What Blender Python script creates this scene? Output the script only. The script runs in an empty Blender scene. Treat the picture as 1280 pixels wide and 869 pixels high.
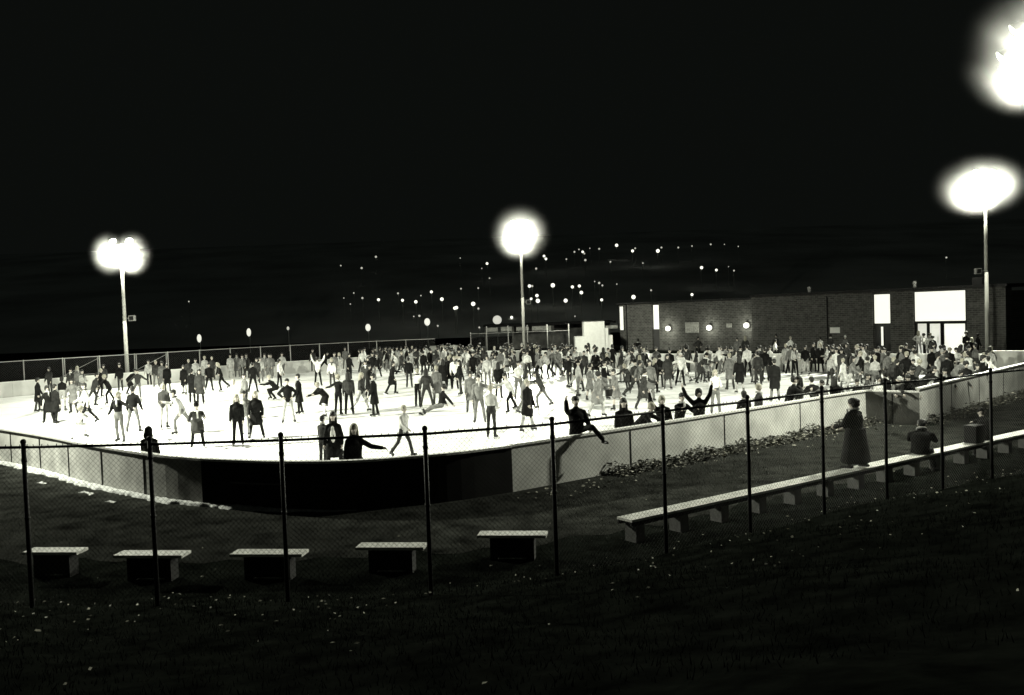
import bpy, bmesh, math, random
from mathutils import Vector, Matrix
R = math.radians
random.seed(7)
sc = bpy.context.scene
C = sc.collection

# ------------------------------------------------------------------ camera
FOC, EYE, ROLL, PITCH, PCX, PCY = 1150.0, 4.3, R(2.0), R(2.17), 640.0, 434.5
cf = Vector((0, math.cos(PITCH), -math.sin(PITCH)))
cr = Vector((1, 0, 0))
cu = Vector((0, math.sin(PITCH), math.cos(PITCH)))
_c, _s = math.cos(ROLL), math.sin(ROLL)
camd = bpy.data.cameras.new('camera'); cam = bpy.data.objects.new('camera', camd); C.objects.link(cam)
X_, Y_, Z_ = cr * _c - cu * _s, cr * _s + cu * _c, -cf
cam.matrix_world = Matrix(((X_.x, Y_.x, Z_.x, 0), (X_.y, Y_.y, Z_.y, 0), (X_.z, Y_.z, Z_.z, EYE), (0, 0, 0, 1)))
camd.sensor_width = 36; camd.lens = FOC / 1280 * 36
camd.clip_start = 0.1; camd.clip_end = 4000
sc.camera = cam

def ray(x, y):
    a = (x - PCX) / FOC; b = -(y - PCY) / FOC
    return cf + X_ * a + Y_ * b
def g(x, y, z=0.0):                       # where a sight line meets the level z
    d = ray(x, y); t = (z - EYE) / d.z
    return Vector((d.x * t, d.y * t, z))
def at(x, y, Y):                          # where it meets the distance Y
    d = ray(x, y); t = Y / d.y
    return Vector((d.x * t, Y, EYE + d.z * t))

# ------------------------------------------------------------------ night sky
w = bpy.data.worlds.new('World'); sc.world = w; w.use_nodes = True
bg = w.node_tree.nodes['Background']
bg.inputs[0].default_value = (0.0034, 0.0041, 0.0035, 1); bg.inputs[1].default_value = 1.0
vs = sc.view_settings
vs.view_transform = 'Standard'; vs.look = 'None'; vs.exposure = 0.0; vs.gamma = 1.0
cy = sc.cycles
cy.use_denoising = True
cy.max_bounces = 5; cy.diffuse_bounces = 2; cy.glossy_bounces = 2; cy.volume_bounces = 0; cy.transparent_max_bounces = 12
cy.volume_step_rate = 1.0; cy.volume_max_steps = 64
cy.sample_clamp_indirect = 3.0
cy.caustics_reflective = False; cy.caustics_refractive = False

# ------------------------------------------------------------------ floodlight masts: the light of the place
LCOL = (1.0, 1.02, 0.84)
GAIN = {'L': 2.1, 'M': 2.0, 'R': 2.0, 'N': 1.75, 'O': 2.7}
MASTS = {
 'L': dict(pos=(-27.8, 66.3, 9.3), label='tall floodlight mast at the far left fence with twin lamp clusters', aims=[((-18, 58), 110, .6, 432), ((-8, 52), 60, .8, 925), ((-22, 48), 110, .6, 302), ((-22, 48), 60, .8, 668)], glow=2200),
 'M': dict(pos=(1.1, 82.6, 11.2), label='tall floodlight mast behind the middle of the far fence', aims=[((8, 58), 60, .8, 770), ((-8, 60), 110, .6, 1301), ((-8, 60), 60, .8, 1197), ((9, 93), 56, .5, 700)], glow=2200),  # last aim is an extra beam added to whiten the booth
 'R': dict(pos=(tuple(at(1233, 350, 66.0))[0], 66.0, 12.0), label='tall floodlight mast with loudspeaker before the right end of the brick building', aims=[((14, 46), 110, .6, 4000), ((8, 50), 60, .8, 1466)], glow=2200),
 'N': dict(pos=(16.2, 28.2, 11.2), label='nearest floodlight mast beside the long bench at the right edge', aims=[((4, 42), 60, .8, 547), ((16, 46), 60, .8, 896), ((-2, 32), 110, .6, 745), ((-2, 32), 60, .8, 485)], glow=1300),
 'O': dict(pos=(-23., 31., 11.0), label='', aims=[((-3, 30), 110, .6, 403), ((-3, 30), 60, .8, 1165), ((-12, 50), 110, .6, 717), ((-12, 50), 60, .8, 964)], glow=0),  # unseen: beams only, added to even out the light on the ice
}
for k, m in MASTS.items():
    P = Vector(m['pos'])
    for (a, ang, bl, I) in m['aims']:
        ld = bpy.data.lights.new('floodlight', 'SPOT'); ld.energy = I * 4 * math.pi * GAIN[k]
        ld.spot_size = R(ang); ld.spot_blend = bl; ld.shadow_soft_size = 0.25; ld.color = LCOL
        lo = bpy.data.objects.new('floodlight_beam', ld); C.objects.link(lo)
        lo.location = P + Vector((0, 0, -0.45))
        d = Vector((a[0], a[1], 0)) - P
        lo.rotation_euler = d.to_track_quat('-Z', 'Y').to_euler()

# ------------------------------------------------------------------ materials
MATS = {}
def mat(name, col, rough=0.8, noise=0.0, scale=3.0, bump=0.0, spec=0.3, metal=0.0, detail=4.0):
    if name in MATS: return MATS[name]
    m = bpy.data.materials.new(name); m.use_nodes = True; MATS[name] = m
    nt = m.node_tree; b = nt.nodes['Principled BSDF']
    if isinstance(col, (int, float)): col = (col, col, col)
    b.inputs['Base Color'].default_value = (*col, 1); b.inputs['Roughness'].default_value = rough
    b.inputs['Specular IOR Level'].default_value = spec; b.inputs['Metallic'].default_value = metal
    tc = nt.nodes.new('ShaderNodeTexCoord')
    if noise > 0 or bump > 0:
        n = nt.nodes.new('ShaderNodeTexNoise'); n.inputs['Scale'].default_value = scale; n.inputs['Detail'].default_value = detail
        nt.links.new(tc.outputs['Object'], n.inputs['Vector'])
        if noise > 0:
            r = nt.nodes.new('ShaderNodeMapRange'); r.inputs[1].default_value = .25; r.inputs[2].default_value = .75
            r.inputs[3].default_value = 1 - noise; r.inputs[4].default_value = 1 + noise
            nt.links.new(n.outputs['Fac'], r.inputs[0])
            v = nt.nodes.new('ShaderNodeVectorMath'); v.operation = 'SCALE'; v.inputs[0].default_value = col
            nt.links.new(r.outputs[0], v.inputs['Scale']); nt.links.new(v.outputs[0], b.inputs['Base Color'])
        if bump > 0:
            bp = nt.nodes.new('ShaderNodeBump'); bp.inputs['Strength'].default_value = bump; bp.inputs['Distance'].default_value = .05
            nt.links.new(n.outputs['Fac'], bp.inputs['Height']); nt.links.new(bp.outputs[0], b.inputs['Normal'])
    return m
def emit(name, col, st):
    m = bpy.data.materials.new(name); m.use_nodes = True; nt = m.node_tree; b = nt.nodes['Principled BSDF']
    b.inputs['Base Color'].default_value = (.6, .6, .6, 1)
    b.inputs['Emission Color'].default_value = (*col, 1); b.inputs['Emission Strength'].default_value = st
    MATS[name] = m; return m

M_ice = mat('ice', (.84, .85, .84), .45, .05, .35, 0.0, .25)
def ice_nodes():
    nt = M_ice.node_tree; b = nt.nodes['Principled BSDF']
    tc = nt.nodes.new('ShaderNodeTexCoord'); mp = nt.nodes.new('ShaderNodeMapping'); mp.inputs['Scale'].default_value = (.12, 1.6, 1); mp.inputs['Rotation'].default_value = (0, 0, .6)
    n = nt.nodes.new('ShaderNodeTexNoise'); n.inputs['Scale'].default_value = 1.3; n.inputs['Detail'].default_value = 8; n.inputs['Distortion'].default_value = 1.5
    r = nt.nodes.new('ShaderNodeValToRGB'); r.color_ramp.elements[0].position = .36; r.color_ramp.elements[0].color = (.42, .42, .41, 1)
    r.color_ramp.elements[1].position = .42; r.color_ramp.elements[1].color = (.86, .87, .86, 1)
    nt.links.new(tc.outputs['Object'], mp.inputs[0]); nt.links.new(mp.outputs[0], n.inputs['Vector']); nt.links.new(n.outputs['Fac'], r.inputs[0])
    nt.links.new(r.outputs[0], b.inputs['Base Color'])
ice_nodes()
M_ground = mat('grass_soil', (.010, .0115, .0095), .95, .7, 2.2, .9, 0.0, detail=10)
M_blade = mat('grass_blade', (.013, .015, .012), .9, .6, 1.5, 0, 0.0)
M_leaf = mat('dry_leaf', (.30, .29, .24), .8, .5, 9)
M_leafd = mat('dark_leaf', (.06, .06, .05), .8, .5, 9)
M_snow = mat('old_snow', (.50, .51, .50), .8, .3, 5, .8)
M_white = mat('white_board', (.62, .62, .60), .6, .10, 1.2)
M_pale = mat('pale_wall', (.60, .60, .57), .75, .34, 1.1, .15, detail=9)
M_grey = mat('grey_wall', (.56, .56, .53), .8, .35, 1.6, .15, detail=9)
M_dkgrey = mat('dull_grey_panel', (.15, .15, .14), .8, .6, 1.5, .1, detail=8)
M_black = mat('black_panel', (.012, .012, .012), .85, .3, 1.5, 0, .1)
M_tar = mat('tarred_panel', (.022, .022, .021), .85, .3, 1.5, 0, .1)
M_cap = mat('white_cap', (.75, .75, .72), .5, .08, 4)
M_steel = mat('galvanised_steel', (.34, .34, .33), .5, .15, 6, 0, .4)
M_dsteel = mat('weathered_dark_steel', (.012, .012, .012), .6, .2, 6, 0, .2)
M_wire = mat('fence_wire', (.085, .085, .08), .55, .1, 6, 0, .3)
M_wirefar = mat('galvanised_wire', (.10, .10, .10), .6, .1, 6, 0, .2)
M_pole = mat('painted_pole', (.62, .62, .58), .6, .15, 2)
M_housing = mat('lamp_housing', (.5, .5, .48), .5, .1, 6)
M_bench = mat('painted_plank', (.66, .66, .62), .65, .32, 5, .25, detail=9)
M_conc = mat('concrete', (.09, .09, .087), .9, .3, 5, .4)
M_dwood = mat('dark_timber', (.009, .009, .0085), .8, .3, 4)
M_roof = mat('dark_roofing', (.015, .015, .015), .9, .3, 1)
M_hill = mat('pale_hillside', (.78, .80, .78), 1, .4, .03)  # colour raised so the unlit hill melts into the night sky
M_hillpole = mat('lamp_post_grey', (.3, .32, .3), .9)
M_skin = mat('skin', (.42, .38, .34), .6, .08, 20)
M_eye = mat('eye_dark', (.03, .03, .03), .4)
M_lip = mat('lip', (.20, .15, .14), .5)
M_hairK = mat('dark_hair', (.010, .010, .009), .6, .4, 30, .5)
M_hairL = mat('fair_hair', (.28, .27, .22), .6, .3, 30, .5)
M_bootK = mat('black_boot', (.012, .012, .012), .5)
M_bootW = mat('white_boot', (.6, .6, .58), .5)
M_blade_s = mat('skate_blade', (.5, .5, .5), .3, 0, 1, 0, .5, 1.0)
M_glass = mat('door_glass', (.05, .05, .05), .1, 0, 1, 0, .5)
TONE = {'K': .010, 'D': .038, 'M': .14, 'L': .36, 'W': .66}
for k, v in TONE.items(): mat('cloth_' + k, (v, v, v * .97), .9, .5, 5, .6, .05)
E_lens = emit('lamp_lens', (1, 1, .84), 14)
E_win = emit('lit_window', (1, 1.0, .86), .92)
E_win2 = emit('lit_hall', (1, 1.0, .86), .62)
E_globe = emit('lamp_globe', (1, 1.0, .84), 1.6)
E_globe2 = emit('dim_lamp_globe', (1, 1.0, .84), .55)
E_sign = emit('backlit_sign', (1, 1, .86), .55)
for m in (E_lens, E_win, E_win2, E_globe, E_globe2, E_sign):
    try: m.cycles.emission_sampling = 'NONE'
    except Exception: pass
def brick_mat():
    m = mat('brick_wall', (.12, .115, .11), .9, .0, 3); nt = m.node_tree; b = nt.nodes['Principled BSDF']
    tc = nt.nodes.new('ShaderNodeTexCoord'); mp = nt.nodes.new('ShaderNodeMapping'); mp.inputs['Rotation'].default_value = (R(90), 0, 0)
    br = nt.nodes.new('ShaderNodeTexBrick'); br.inputs['Scale'].default_value = 1.0; br.inputs['Brick Width'].default_value = .42; br.inputs['Row Height'].default_value = .16; br.inputs['Mortar Size'].default_value = .02
    br.inputs['Color1'].default_value = (.06, .059, .055, 1); br.inputs['Color2'].default_value = (.12, .118, .11, 1); br.inputs['Mortar'].default_value = (.17, .17, .16, 1)
    n = nt.nodes.new('ShaderNodeTexNoise'); n.inputs['Scale'].default_value = 2.2; n.inputs['Detail'].default_value = 8
    mx = nt.nodes.new('ShaderNodeMix'); mx.data_type = 'RGBA'; mx.blend_type = 'MULTIPLY'; mx.inputs[0].default_value = .8
    nt.links.new(tc.outputs['Object'], mp.inputs[0]); nt.links.new(mp.outputs[0], br.inputs['Vector']); nt.links.new(tc.outputs['Object'], n.inputs['Vector'])
    nt.links.new(br.outputs['Color'], mx.inputs[6]); nt.links.new(n.outputs['Fac'], mx.inputs[7]); nt.links.new(mx.outputs[2], b.inputs['Base Color'])
    return m
M_brick = brick_mat()

# ------------------------------------------------------------------ mesh helpers
def tag(o, label=None, cat=None, group=None, kind=None):
    if label: o['label'] = label
    if cat: o['category'] = cat
    if group: o['group'] = group
    if kind: o['kind'] = kind
    return o
def empty(name, loc=(0, 0, 0), rz=0):
    o = bpy.data.objects.new(name, None); C.objects.link(o); o.location = loc; o.rotation_euler = (0, 0, rz); o.empty_display_size = .2
    return o
class MB:
    def __init__(s): s.v = []; s.f = []; s.m = []
    def add(s, vs, fs, mi=0):
        o = len(s.v); s.v += [tuple(v) for v in vs]; s.f += [tuple(i + o for i in f) for f in fs]; s.m += [mi] * len(fs)
    def box(s, lo, hi, mi=0, M=None):
        (a, b, c), (d, e, f) = lo, hi
        vs = [Vector(p) for p in ((a, b, c), (d, b, c), (d, e, c), (a, e, c), (a, b, f), (d, b, f), (d, e, f), (a, e, f))]
        if M is not None: vs = [M @ v for v in vs]
        s.add(vs, [(0, 3, 2, 1), (4, 5, 6, 7), (0, 1, 5, 4), (1, 2, 6, 5), (2, 3, 7, 6), (3, 0, 4, 7)], mi)
    def tube(s, p0, p1, r0, r1=None, n=8, mi=0, caps=True):
        p0, p1 = Vector(p0), Vector(p1); r1 = r0 if r1 is None else r1
        q = (p1 - p0).to_track_quat('Z', 'Y').to_matrix()
        vs = []
        for p, r in ((p0, r0), (p1, r1)):
            for i in range(n):
                a = 2 * math.pi * i / n; vs.append(p + q @ Vector((math.cos(a) * r, math.sin(a) * r, 0)))
        fs = [(i, (i + 1) % n, n + (i + 1) % n, n + i) for i in range(n)]
        if caps: fs += [tuple(range(n - 1, -1, -1)), tuple(range(n, 2 * n))]
        s.add(vs, fs, mi)
    def ball(s, c, r, n=10, k=6, mi=0, sq=(1, 1, 1), M=None):
        c = Vector(c); vs = []; fs = []
        for j in range(1, k):
            t = math.pi * j / k
            for i in range(n):
                a = 2 * math.pi * i / n
                vs.append(Vector((math.sin(t) * math.cos(a) * r * sq[0], math.sin(t) * math.sin(a) * r * sq[1], math.cos(t) * r * sq[2])))
        vs.append(Vector((0, 0, r * sq[2]))); vs.append(Vector((0, 0, -r * sq[2])))
        if M is not None: vs = [M @ v for v in vs]
        vs = [v + c for v in vs]
        for j in range(k - 2):
            for i in range(n): fs.append((j * n + i, (j + 1) * n + i, (j + 1) * n + (i + 1) % n, j * n + (i + 1) % n))
        T, B = n * (k - 1), n * (k - 1) + 1
        for i in range(n): fs.append((T, i, (i + 1) % n)); fs.append((B, (k - 2) * n + (i + 1) % n, (k - 2) * n + i))
        s.add(vs, fs, mi)
    def mesh(s, name, mats, smooth=False):
        me = bpy.data.meshes.new(name); me.from_pydata(s.v, [], s.f)
        for m in (mats if isinstance(mats, (list, tuple)) else [mats]): me.materials.append(m)
        me.polygons.foreach_set('material_index', s.m)
        if smooth: me.polygons.foreach_set('use_smooth', [True] * len(s.f))
        me.update(); return me
    def build(s, name, mats, parent=None, smooth=False, loc=None, rot=None):
        o = bpy.data.objects.new(name, s.mesh(name, mats, smooth)); C.objects.link(o)
        if parent is not None: o.parent = parent
        if loc is not None: o.location = loc
        if rot is not None: o.rotation_euler = rot
        return o
def catmull(pts, n=6):
    P = [Vector(p) for p in pts]; P = [P[0] * 2 - P[1]] + P + [P[-1] * 2 - P[-2]]; out = []
    for i in range(1, len(P) - 2):
        a, b, c, d = P[i - 1:i + 3]
        for k in range(n):
            t = k / n
            out.append(.5 * ((2 * b) + (c - a) * t + (2 * a - 5 * b + 4 * c - d) * t * t + (3 * b - a - 3 * c + d) * t ** 3))
    out.append(P[-2]); return out
def offset(path, d):
    out = []
    for i, p in enumerate(path):
        a = path[max(0, i - 1)]; b = path[min(len(path) - 1, i + 1)]; t = (b - a).normalized()
        out.append(Vector((p.x - t.y * d, p.y + t.x * d)))
    return out
def ribbon(mb, path, off, th, z0, z1, mi=0):   # a wall strip: path is its outer line, thickness to the left
    A, B = offset(path, off), offset(path, off + th); n = len(path); vs = []
    for a, b in zip(A, B): vs += [(a.x, a.y, z0), (b.x, b.y, z0), (b.x, b.y, z1), (a.x, a.y, z1)]
    fs = []
    for i in range(n - 1):
        o = 4 * i
        fs += [(o, o + 4, o + 7, o + 3), (o + 5, o + 1, o + 2, o + 6), (o + 3, o + 7, o + 6, o + 2), (o, o + 1, o + 5, o + 4)]
    fs += [(0, 3, 2, 1), (4 * n - 4, 4 * n - 3, 4 * n - 2, 4 * n - 1)]
    mb.add(vs, fs, mi)
def cut(path, step):                            # split a polyline into pieces of about this length
    L = [0]
    for a, b in zip(path, path[1:]): L.append(L[-1] + (b - a).length)
    n = max(1, round(L[-1] / step)); out = []
    def pt(s):
        for i in range(len(path) - 1):
            if s <= L[i + 1] or i == len(path) - 2:
                return path[i].lerp(path[i + 1], (s - L[i]) / max(1e-9, L[i + 1] - L[i]))
    for k in range(n):
        s0, s1 = L[-1] * k / n, L[-1] * (k + 1) / n
        out.append([pt(s0)] + [p for p, l in zip(path, L) if s0 + .02 < l < s1 - .02] + [pt(s1)])
    return out

# ------------------------------------------------------------------ rink outline
V2 = lambda L: [Vector(p) for p in L]
near_left = catmull([(-24.5, 37.2), (-19.5, 32.3), (-14.3, 27.6), (-11.7, 25.0), (-9.0, 22.6), (-7.4, 21.5)], 4)
near_black = catmull([(-7.4, 21.5), (-5.3, 20.65), (-3.5, 20.45), (-1.6, 21.0), (-.1, 21.9)], 5)
near_pale = V2([(-.1, 21.9), (2.2, 23.7), (4.9, 25.9), (7.0, 27.7), (10.7, 30.9), (12.35, 32.2)])
gate_p = V2([(12.35, 32.2), (13.75, 31.1)])
near_right = V2([(13.75, 31.1), (19.5, 37.3), (24, 42.1)]) + catmull([(27.0, 45.4), (28.4, 47.8), (27.9, 49.6), (26.3, 51.0)], 3)
endw = V2([(26.3, 51.0), (20, 56.0), (9.9, 64.0)]) + catmull([(6, 69.0), (3.2, 74.5), (-1.5, 78.2), (-6.5, 79.3)], 4)
farw = catmull([(-6.5, 79.3), (-12, 78.0), (-20, 72.6), (-26.3, 66.2), (-31.5, 60.2)], 4) + catmull([(-34.5, 56), (-35.2, 52.5), (-33.5, 48), (-24.5, 37.2)], 3)
outline = near_left + near_black[1:] + near_pale[1:] + gate_p[1:] + near_right[1:] + endw[1:] + farw[1:-1]
def inside(x, y):
    r = False; n = len(outline)
    for i in range(n):
        a, b = outline[i], outline[i - 1]
        if (a.y > y) != (b.y > y) and x < (b.x - a.x) * (y - a.y) / (b.y - a.y) + a.x: r = not r
    return r
def edge_dist(x, y):
    p = Vector((x, y)); best = 1e9
    for i in range(len(outline)):
        a, b = outline[i - 1], outline[i]; d = b - a; t = max(0, min(1, (p - a).dot(d) / max(1e-9, d.length_squared)))
        best = min(best, (a + d * t - p).length)
    return best

# ------------------------------------------------------------------ ground, hill, ice
fence_top = 2.6
fpx = [(187, 553), (351, 548), (531, 540), (690, 528), (828, 512), (934, 500), (1027, 488), (1106, 478), (1176, 472), (1238, 465), (1298, 459)]
fpts = [g(x, y, fence_top) for x, y in fpx]
fpts = [fpts[0] + (fpts[0] - fpts[1]) * 2 + Vector((0, .3, 0)), fpts[0] + (fpts[0] - fpts[1]) + Vector((0, .1, 0))] + fpts + [fpts[-1] * 2 - fpts[-2]]
def yf(x):
    P = fpts
    if x <= P[0].x: return P[0].y + (x - P[0].x) * .1
    if x >= P[-1].x: return P[-1].y + (x - P[-1].x) * .7
    for a, b in zip(P, P[1:]):
        if a.x <= x <= b.x: return a.y + (b.y - a.y) * (x - a.x) / (b.x - a.x)
    return P[-1].y
def gz(x, y):
    s = yf(x) + 1.1 - y
    if s <= 0: return 0.0
    return min(.18 * s, 3.0) * min(1, s / 1.5 + .3) + .05 * math.sin(x * 1.3 + y) * min(1, s / 2)
def grid_axis(spec):
    out = []
    for a, b, st in spec:
        x = a
        while x < b - 1e-6: out.append(x); x += st
    out.append(spec[-1][1]); return out
gx = grid_axis([(-1500, -300, 300), (-300, -60, 40), (-60, -24, 6), (-24, 30, .75), (30, 90, 6), (90, 300, 42), (300, 1500, 300)])
gy = grid_axis([(-200, -20, 30), (-20, 0, 2.5), (0, 28, .5), (28, 60, 4), (60, 180, 20), (180, 2200, 202)])
mb = MB(); vs_ = [(x, y, gz(x, y)) for y in gy for x in gx]; nx = len(gx)
mb.add(vs_, [(j * nx + i, j * nx + i + 1, (j + 1) * nx + i + 1, (j + 1) * nx + i) for j in range(len(gy) - 1) for i in range(nx - 1)])
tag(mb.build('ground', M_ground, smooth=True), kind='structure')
mb = MB(); mb.add([(p.x, p.y, .004) for p in outline], [tuple(range(len(outline)))]); tag(mb.build('ice', M_ice), 'flat white ice of the skating rink', kind='structure')
def hz(x, y): return .15 * (y - 170) - .01 
mb = MB(); hx = [-700 + 50 * i for i in range(29)]; hy = [170, 190, 220, 250, 290, 330, 370, 420, 440]
hv = []
for y in hy:
    for x in hx: hv.append((x, y, hz(x, y)))
mb.add(hv, [(j * 29 + i, j * 29 + i + 1, (j + 1) * 29 + i + 1, (j + 1) * 29 + i) for j in range(len(hy) - 1) for i in range(28)])
tag(mb.build('hill', M_hill, smooth=True), kind='structure')

# paler ground between the rink and the benches, lamplight put into its colour
mb = MB(); cor = []
outer = offset(near_left + near_black[1:] + near_pale[1:] + [Vector((14.0, 30.6))] + near_right[1:4], .05)
inner_ = [Vector((p.x, p.y)) for p in [Vector((-24, 17.5)), Vector((-9, 17.0)), Vector((-6, 16.5)), Vector((-3.5, 16.3)), Vector((-1, 16.6)), Vector((.6, 17.0)), Vector((2.1, 17.6)), Vector((12.9, 25.3)), Vector((24, 33.5)), Vector((31, 39))]]
def resamp(P_, n):
    L = [0]
    for a, b in zip(P_, P_[1:]): L.append(L[-1] + (b - a).length)
    out = []
    for k in range(n):
        s = L[-1] * k / (n - 1); i = max(j for j in range(len(L)) if L[j] <= s + 1e-9); i = min(i, len(P_) - 2); out.append(P_[i].lerp(P_[i + 1], (s - L[i]) / (L[i + 1] - L[i])))
    return out
NN = 150; oA, iA = resamp(outer, NN), resamp(inner_, NN); vv = []
iA = [p + Vector((0, .22 * math.sin(i * 1.7) + .15 * math.sin(i * .6 + 2))) for i, p in enumerate(iA)]
for a_, b_ in zip(oA, iA):
    for k in range(7): p = a_.lerp(b_, k / 6); vv.append((p.x, p.y, max(0, gz(p.x, p.y)) + .006))
mb.add(vv, [(i * 7 + k, i * 7 + k + 1, i * 7 + k + 8, i * 7 + k + 7) for i in range(NN - 1) for k in range(6)])
tag(mb.build('path', mat('lamplit_earth', (.029, .030, .027), .95, .75, 1.7, .8, 0.0, detail=10), smooth=True), kind='structure')

# ------------------------------------------------------------------ walls round the rink
def wall(path, h, m, label, step=2.4, th=.09, capm=None, cat='rink wall', panel_m=None, posts=True, base=0.0, group='boards round the ice'):
    root = empty('rink_wall', (path[0].x, path[0].y, 0)); tag(root, label, cat, group)
    off = Vector((-path[0].x, -path[0].y)); P = [p + off for p in path]
    for i, pc in enumerate(cut(P, step)):
        a = MB(); pc2 = [pc[0].lerp(pc[1], .006 / max(.01, (pc[1] - pc[0]).length))] + pc[1:]
        ribbon(a, pc2, 0, th, base, h); a.build('panel', (panel_m[i % len(panel_m)] if panel_m else m), root)
        if posts and i > 0:
            q = offset(pc, -.028)[0]; d = (pc[1] - pc[0]).normalized(); ang = math.atan2(d.y, d.x)
            a = MB(); a.box((-.013, .012, 0), (.013, .03, h - .05)); a.build('post', M_tar if m is not M_white else M_white, root, loc=(q.x, q.y, 0), rot=(0, 0, ang))
    a = MB(); ribbon(a, P, -.035, th + .07, h + .001, h + .055); a.build('cap_rail', capm or M_cap, root)
    return root
wall(near_left, 1.08, M_grey, 'grey board wall curving along the snow strip at the lower left', panel_m=[M_grey, M_grey, M_grey, M_grey, M_grey, M_grey, M_grey, M_grey, M_grey, mat('worn_grey_panel', (.34, .34, .32), .8, .5, 2.0, .1, detail=8)])
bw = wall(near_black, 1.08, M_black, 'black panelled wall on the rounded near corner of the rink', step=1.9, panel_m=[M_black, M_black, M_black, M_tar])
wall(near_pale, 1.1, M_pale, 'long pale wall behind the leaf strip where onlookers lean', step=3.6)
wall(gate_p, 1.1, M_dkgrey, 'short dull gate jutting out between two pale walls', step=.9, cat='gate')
wall(near_right, 1.22, M_pale, 'taller pale wall right of the short dull gate', step=3.4)
wall(endw, 1.05, M_white, 'white boards in front of the brick building', step=2.4)
wall(farw, .95, M_white, 'white boards below the far chain link fence', step=2.4)
# plank fixed to the black panels
pl = near_black[3].lerp(near_black[4], .3); pb = near_black[7]
a = MB(); pp = [near_black[2], near_black[3], near_black[4], near_black[5]]; ribbon(a, [p - near_black[0] for p in pp], -.09, .05, .60, .645); a.build('plank', M_conc, bw)

# ------------------------------------------------------------------ chain link fences
def wires(mb, p0, p1, z0, z1, pitch, r):
    p0, p1 = Vector((p0.x, p0.y, 0)), Vector((p1.x, p1.y, 0)); d = p1 - p0; L = d.length; d.normalize(); H = z1 - z0
    nrm = Vector((-d.y, d.x, 0))
    k = -math.ceil(H / pitch)
    while k * pitch < L:
        for sgn in (1, -1):
            s0 = k * pitch; sa, sb = max(0, s0), min(L, s0 + H)
            if sb - sa < .01: continue
            za, zb = (sa - s0), (sb - s0)
            if sgn < 0: za, zb = H - za, H - zb
            A = p0 + d * sa + Vector((0, 0, z0 + za)) + nrm * (r * .8 * sgn); B = p0 + d * sb + Vector((0, 0, z0 + zb)) + nrm * (r * .8 * sgn)
            mb.tube(A, B, r, n=3, caps=False)
        k += 1
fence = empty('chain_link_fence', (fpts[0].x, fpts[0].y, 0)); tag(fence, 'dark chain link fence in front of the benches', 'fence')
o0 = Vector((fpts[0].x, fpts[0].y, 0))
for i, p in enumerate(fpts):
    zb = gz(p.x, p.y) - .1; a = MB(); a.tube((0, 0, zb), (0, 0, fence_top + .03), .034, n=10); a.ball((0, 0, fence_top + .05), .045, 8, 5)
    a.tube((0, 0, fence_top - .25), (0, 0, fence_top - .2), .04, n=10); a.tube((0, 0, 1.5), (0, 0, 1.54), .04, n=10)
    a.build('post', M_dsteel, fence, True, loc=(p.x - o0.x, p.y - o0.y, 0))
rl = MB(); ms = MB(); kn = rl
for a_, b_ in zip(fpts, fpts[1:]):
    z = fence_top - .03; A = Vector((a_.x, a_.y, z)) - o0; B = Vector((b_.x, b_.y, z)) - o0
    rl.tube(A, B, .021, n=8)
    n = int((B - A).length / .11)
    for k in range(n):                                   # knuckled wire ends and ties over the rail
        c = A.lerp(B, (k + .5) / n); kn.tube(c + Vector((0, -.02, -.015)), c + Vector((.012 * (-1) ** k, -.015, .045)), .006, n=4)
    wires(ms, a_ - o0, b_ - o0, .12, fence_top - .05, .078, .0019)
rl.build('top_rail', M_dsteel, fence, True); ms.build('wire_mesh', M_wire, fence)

far_line = offset(catmull([(-6.5, 79.3), (-12, 78.0), (-20, 72.6), (-26.3, 66.2), (-31.5, 60.2)], 6)[::-1], 1.0)
fx = far_line[0]; far_line = [Vector((-42, 49))] + far_line
ff = empty('chain_link_fence', (fx.x, fx.y, 0)); tag(ff, 'pale galvanised chain link fence behind the far white boards', 'fence')
HF = 2.25
rl = MB(); ms = MB(); og = Vector((fx.x, fx.y, 0)); far_posts = []
for i, pc in enumerate(cut(far_line, 2.6)):
    a_, b_ = pc[0], pc[-1]; far_posts.append(a_)
    a = MB(); a.tube((0, 0, 0), (0, 0, HF + .06), .04, n=8); a.build('post', M_steel, ff, True, loc=(a_.x - og.x, a_.y - og.y, 0))
    A = Vector((a_.x, a_.y, HF)) - og; B = Vector((b_.x, b_.y, HF)) - og; rl.tube(A, B, .028, n=6); wires(ms, A, B, .1, HF - .03, .16, .0035)
    if i in (7, 9):
        q = MB(); q.tube(A.lerp(B, .05) * 1, A.lerp(B, .05) - Vector((0, 0, HF)), .03, n=6); q.tube(A.lerp(B, .95), A.lerp(B, .95) - Vector((0, 0, HF)), .03, n=6)
        q.tube(A - Vector((0, 0, 1.2)), B - Vector((0, 0, 1.2)), .025, n=6); q.tube(A - Vector((0, 0, 1.2)), B - Vector((0, 0, .1)), .015, n=6); q.build('gate_frame', M_steel, ff)
rl.build('top_rail', M_steel, ff); ms.build('wire_mesh', M_wirefar, ff)
# taller fence at the end near the low pavilion
tp = [at(x, 410, 86) for x in (588, 608, 635, 659, 684, 711)]
f3 = empty('chain_link_fence', (tp[0].x, 86, 0)); tag(f3, 'taller chain link fence in front of the low flat-roofed pavilion', 'fence')
rl = MB(); ms = MB()
for i, p in enumerate(tp):
    a = MB(); a.tube((0, 0, 0), (0, 0, 3.1 if i else 2.6), .045, n=8); a.build('post', M_steel, f3, True, loc=(p.x - tp[0].x, 0, 0))
    if i: 
        A = Vector((tp[i - 1].x - tp[0].x, 0, 2.45)); B = Vector((p.x - tp[0].x, 0, 2.45)); rl.tube(A, B, .028, n=6); wires(ms, A, B, .1, 2.4, .16, .0035)
rl.build('top_rail', M_steel, f3); ms.build('wire_mesh', M_wirefar, f3)

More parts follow.
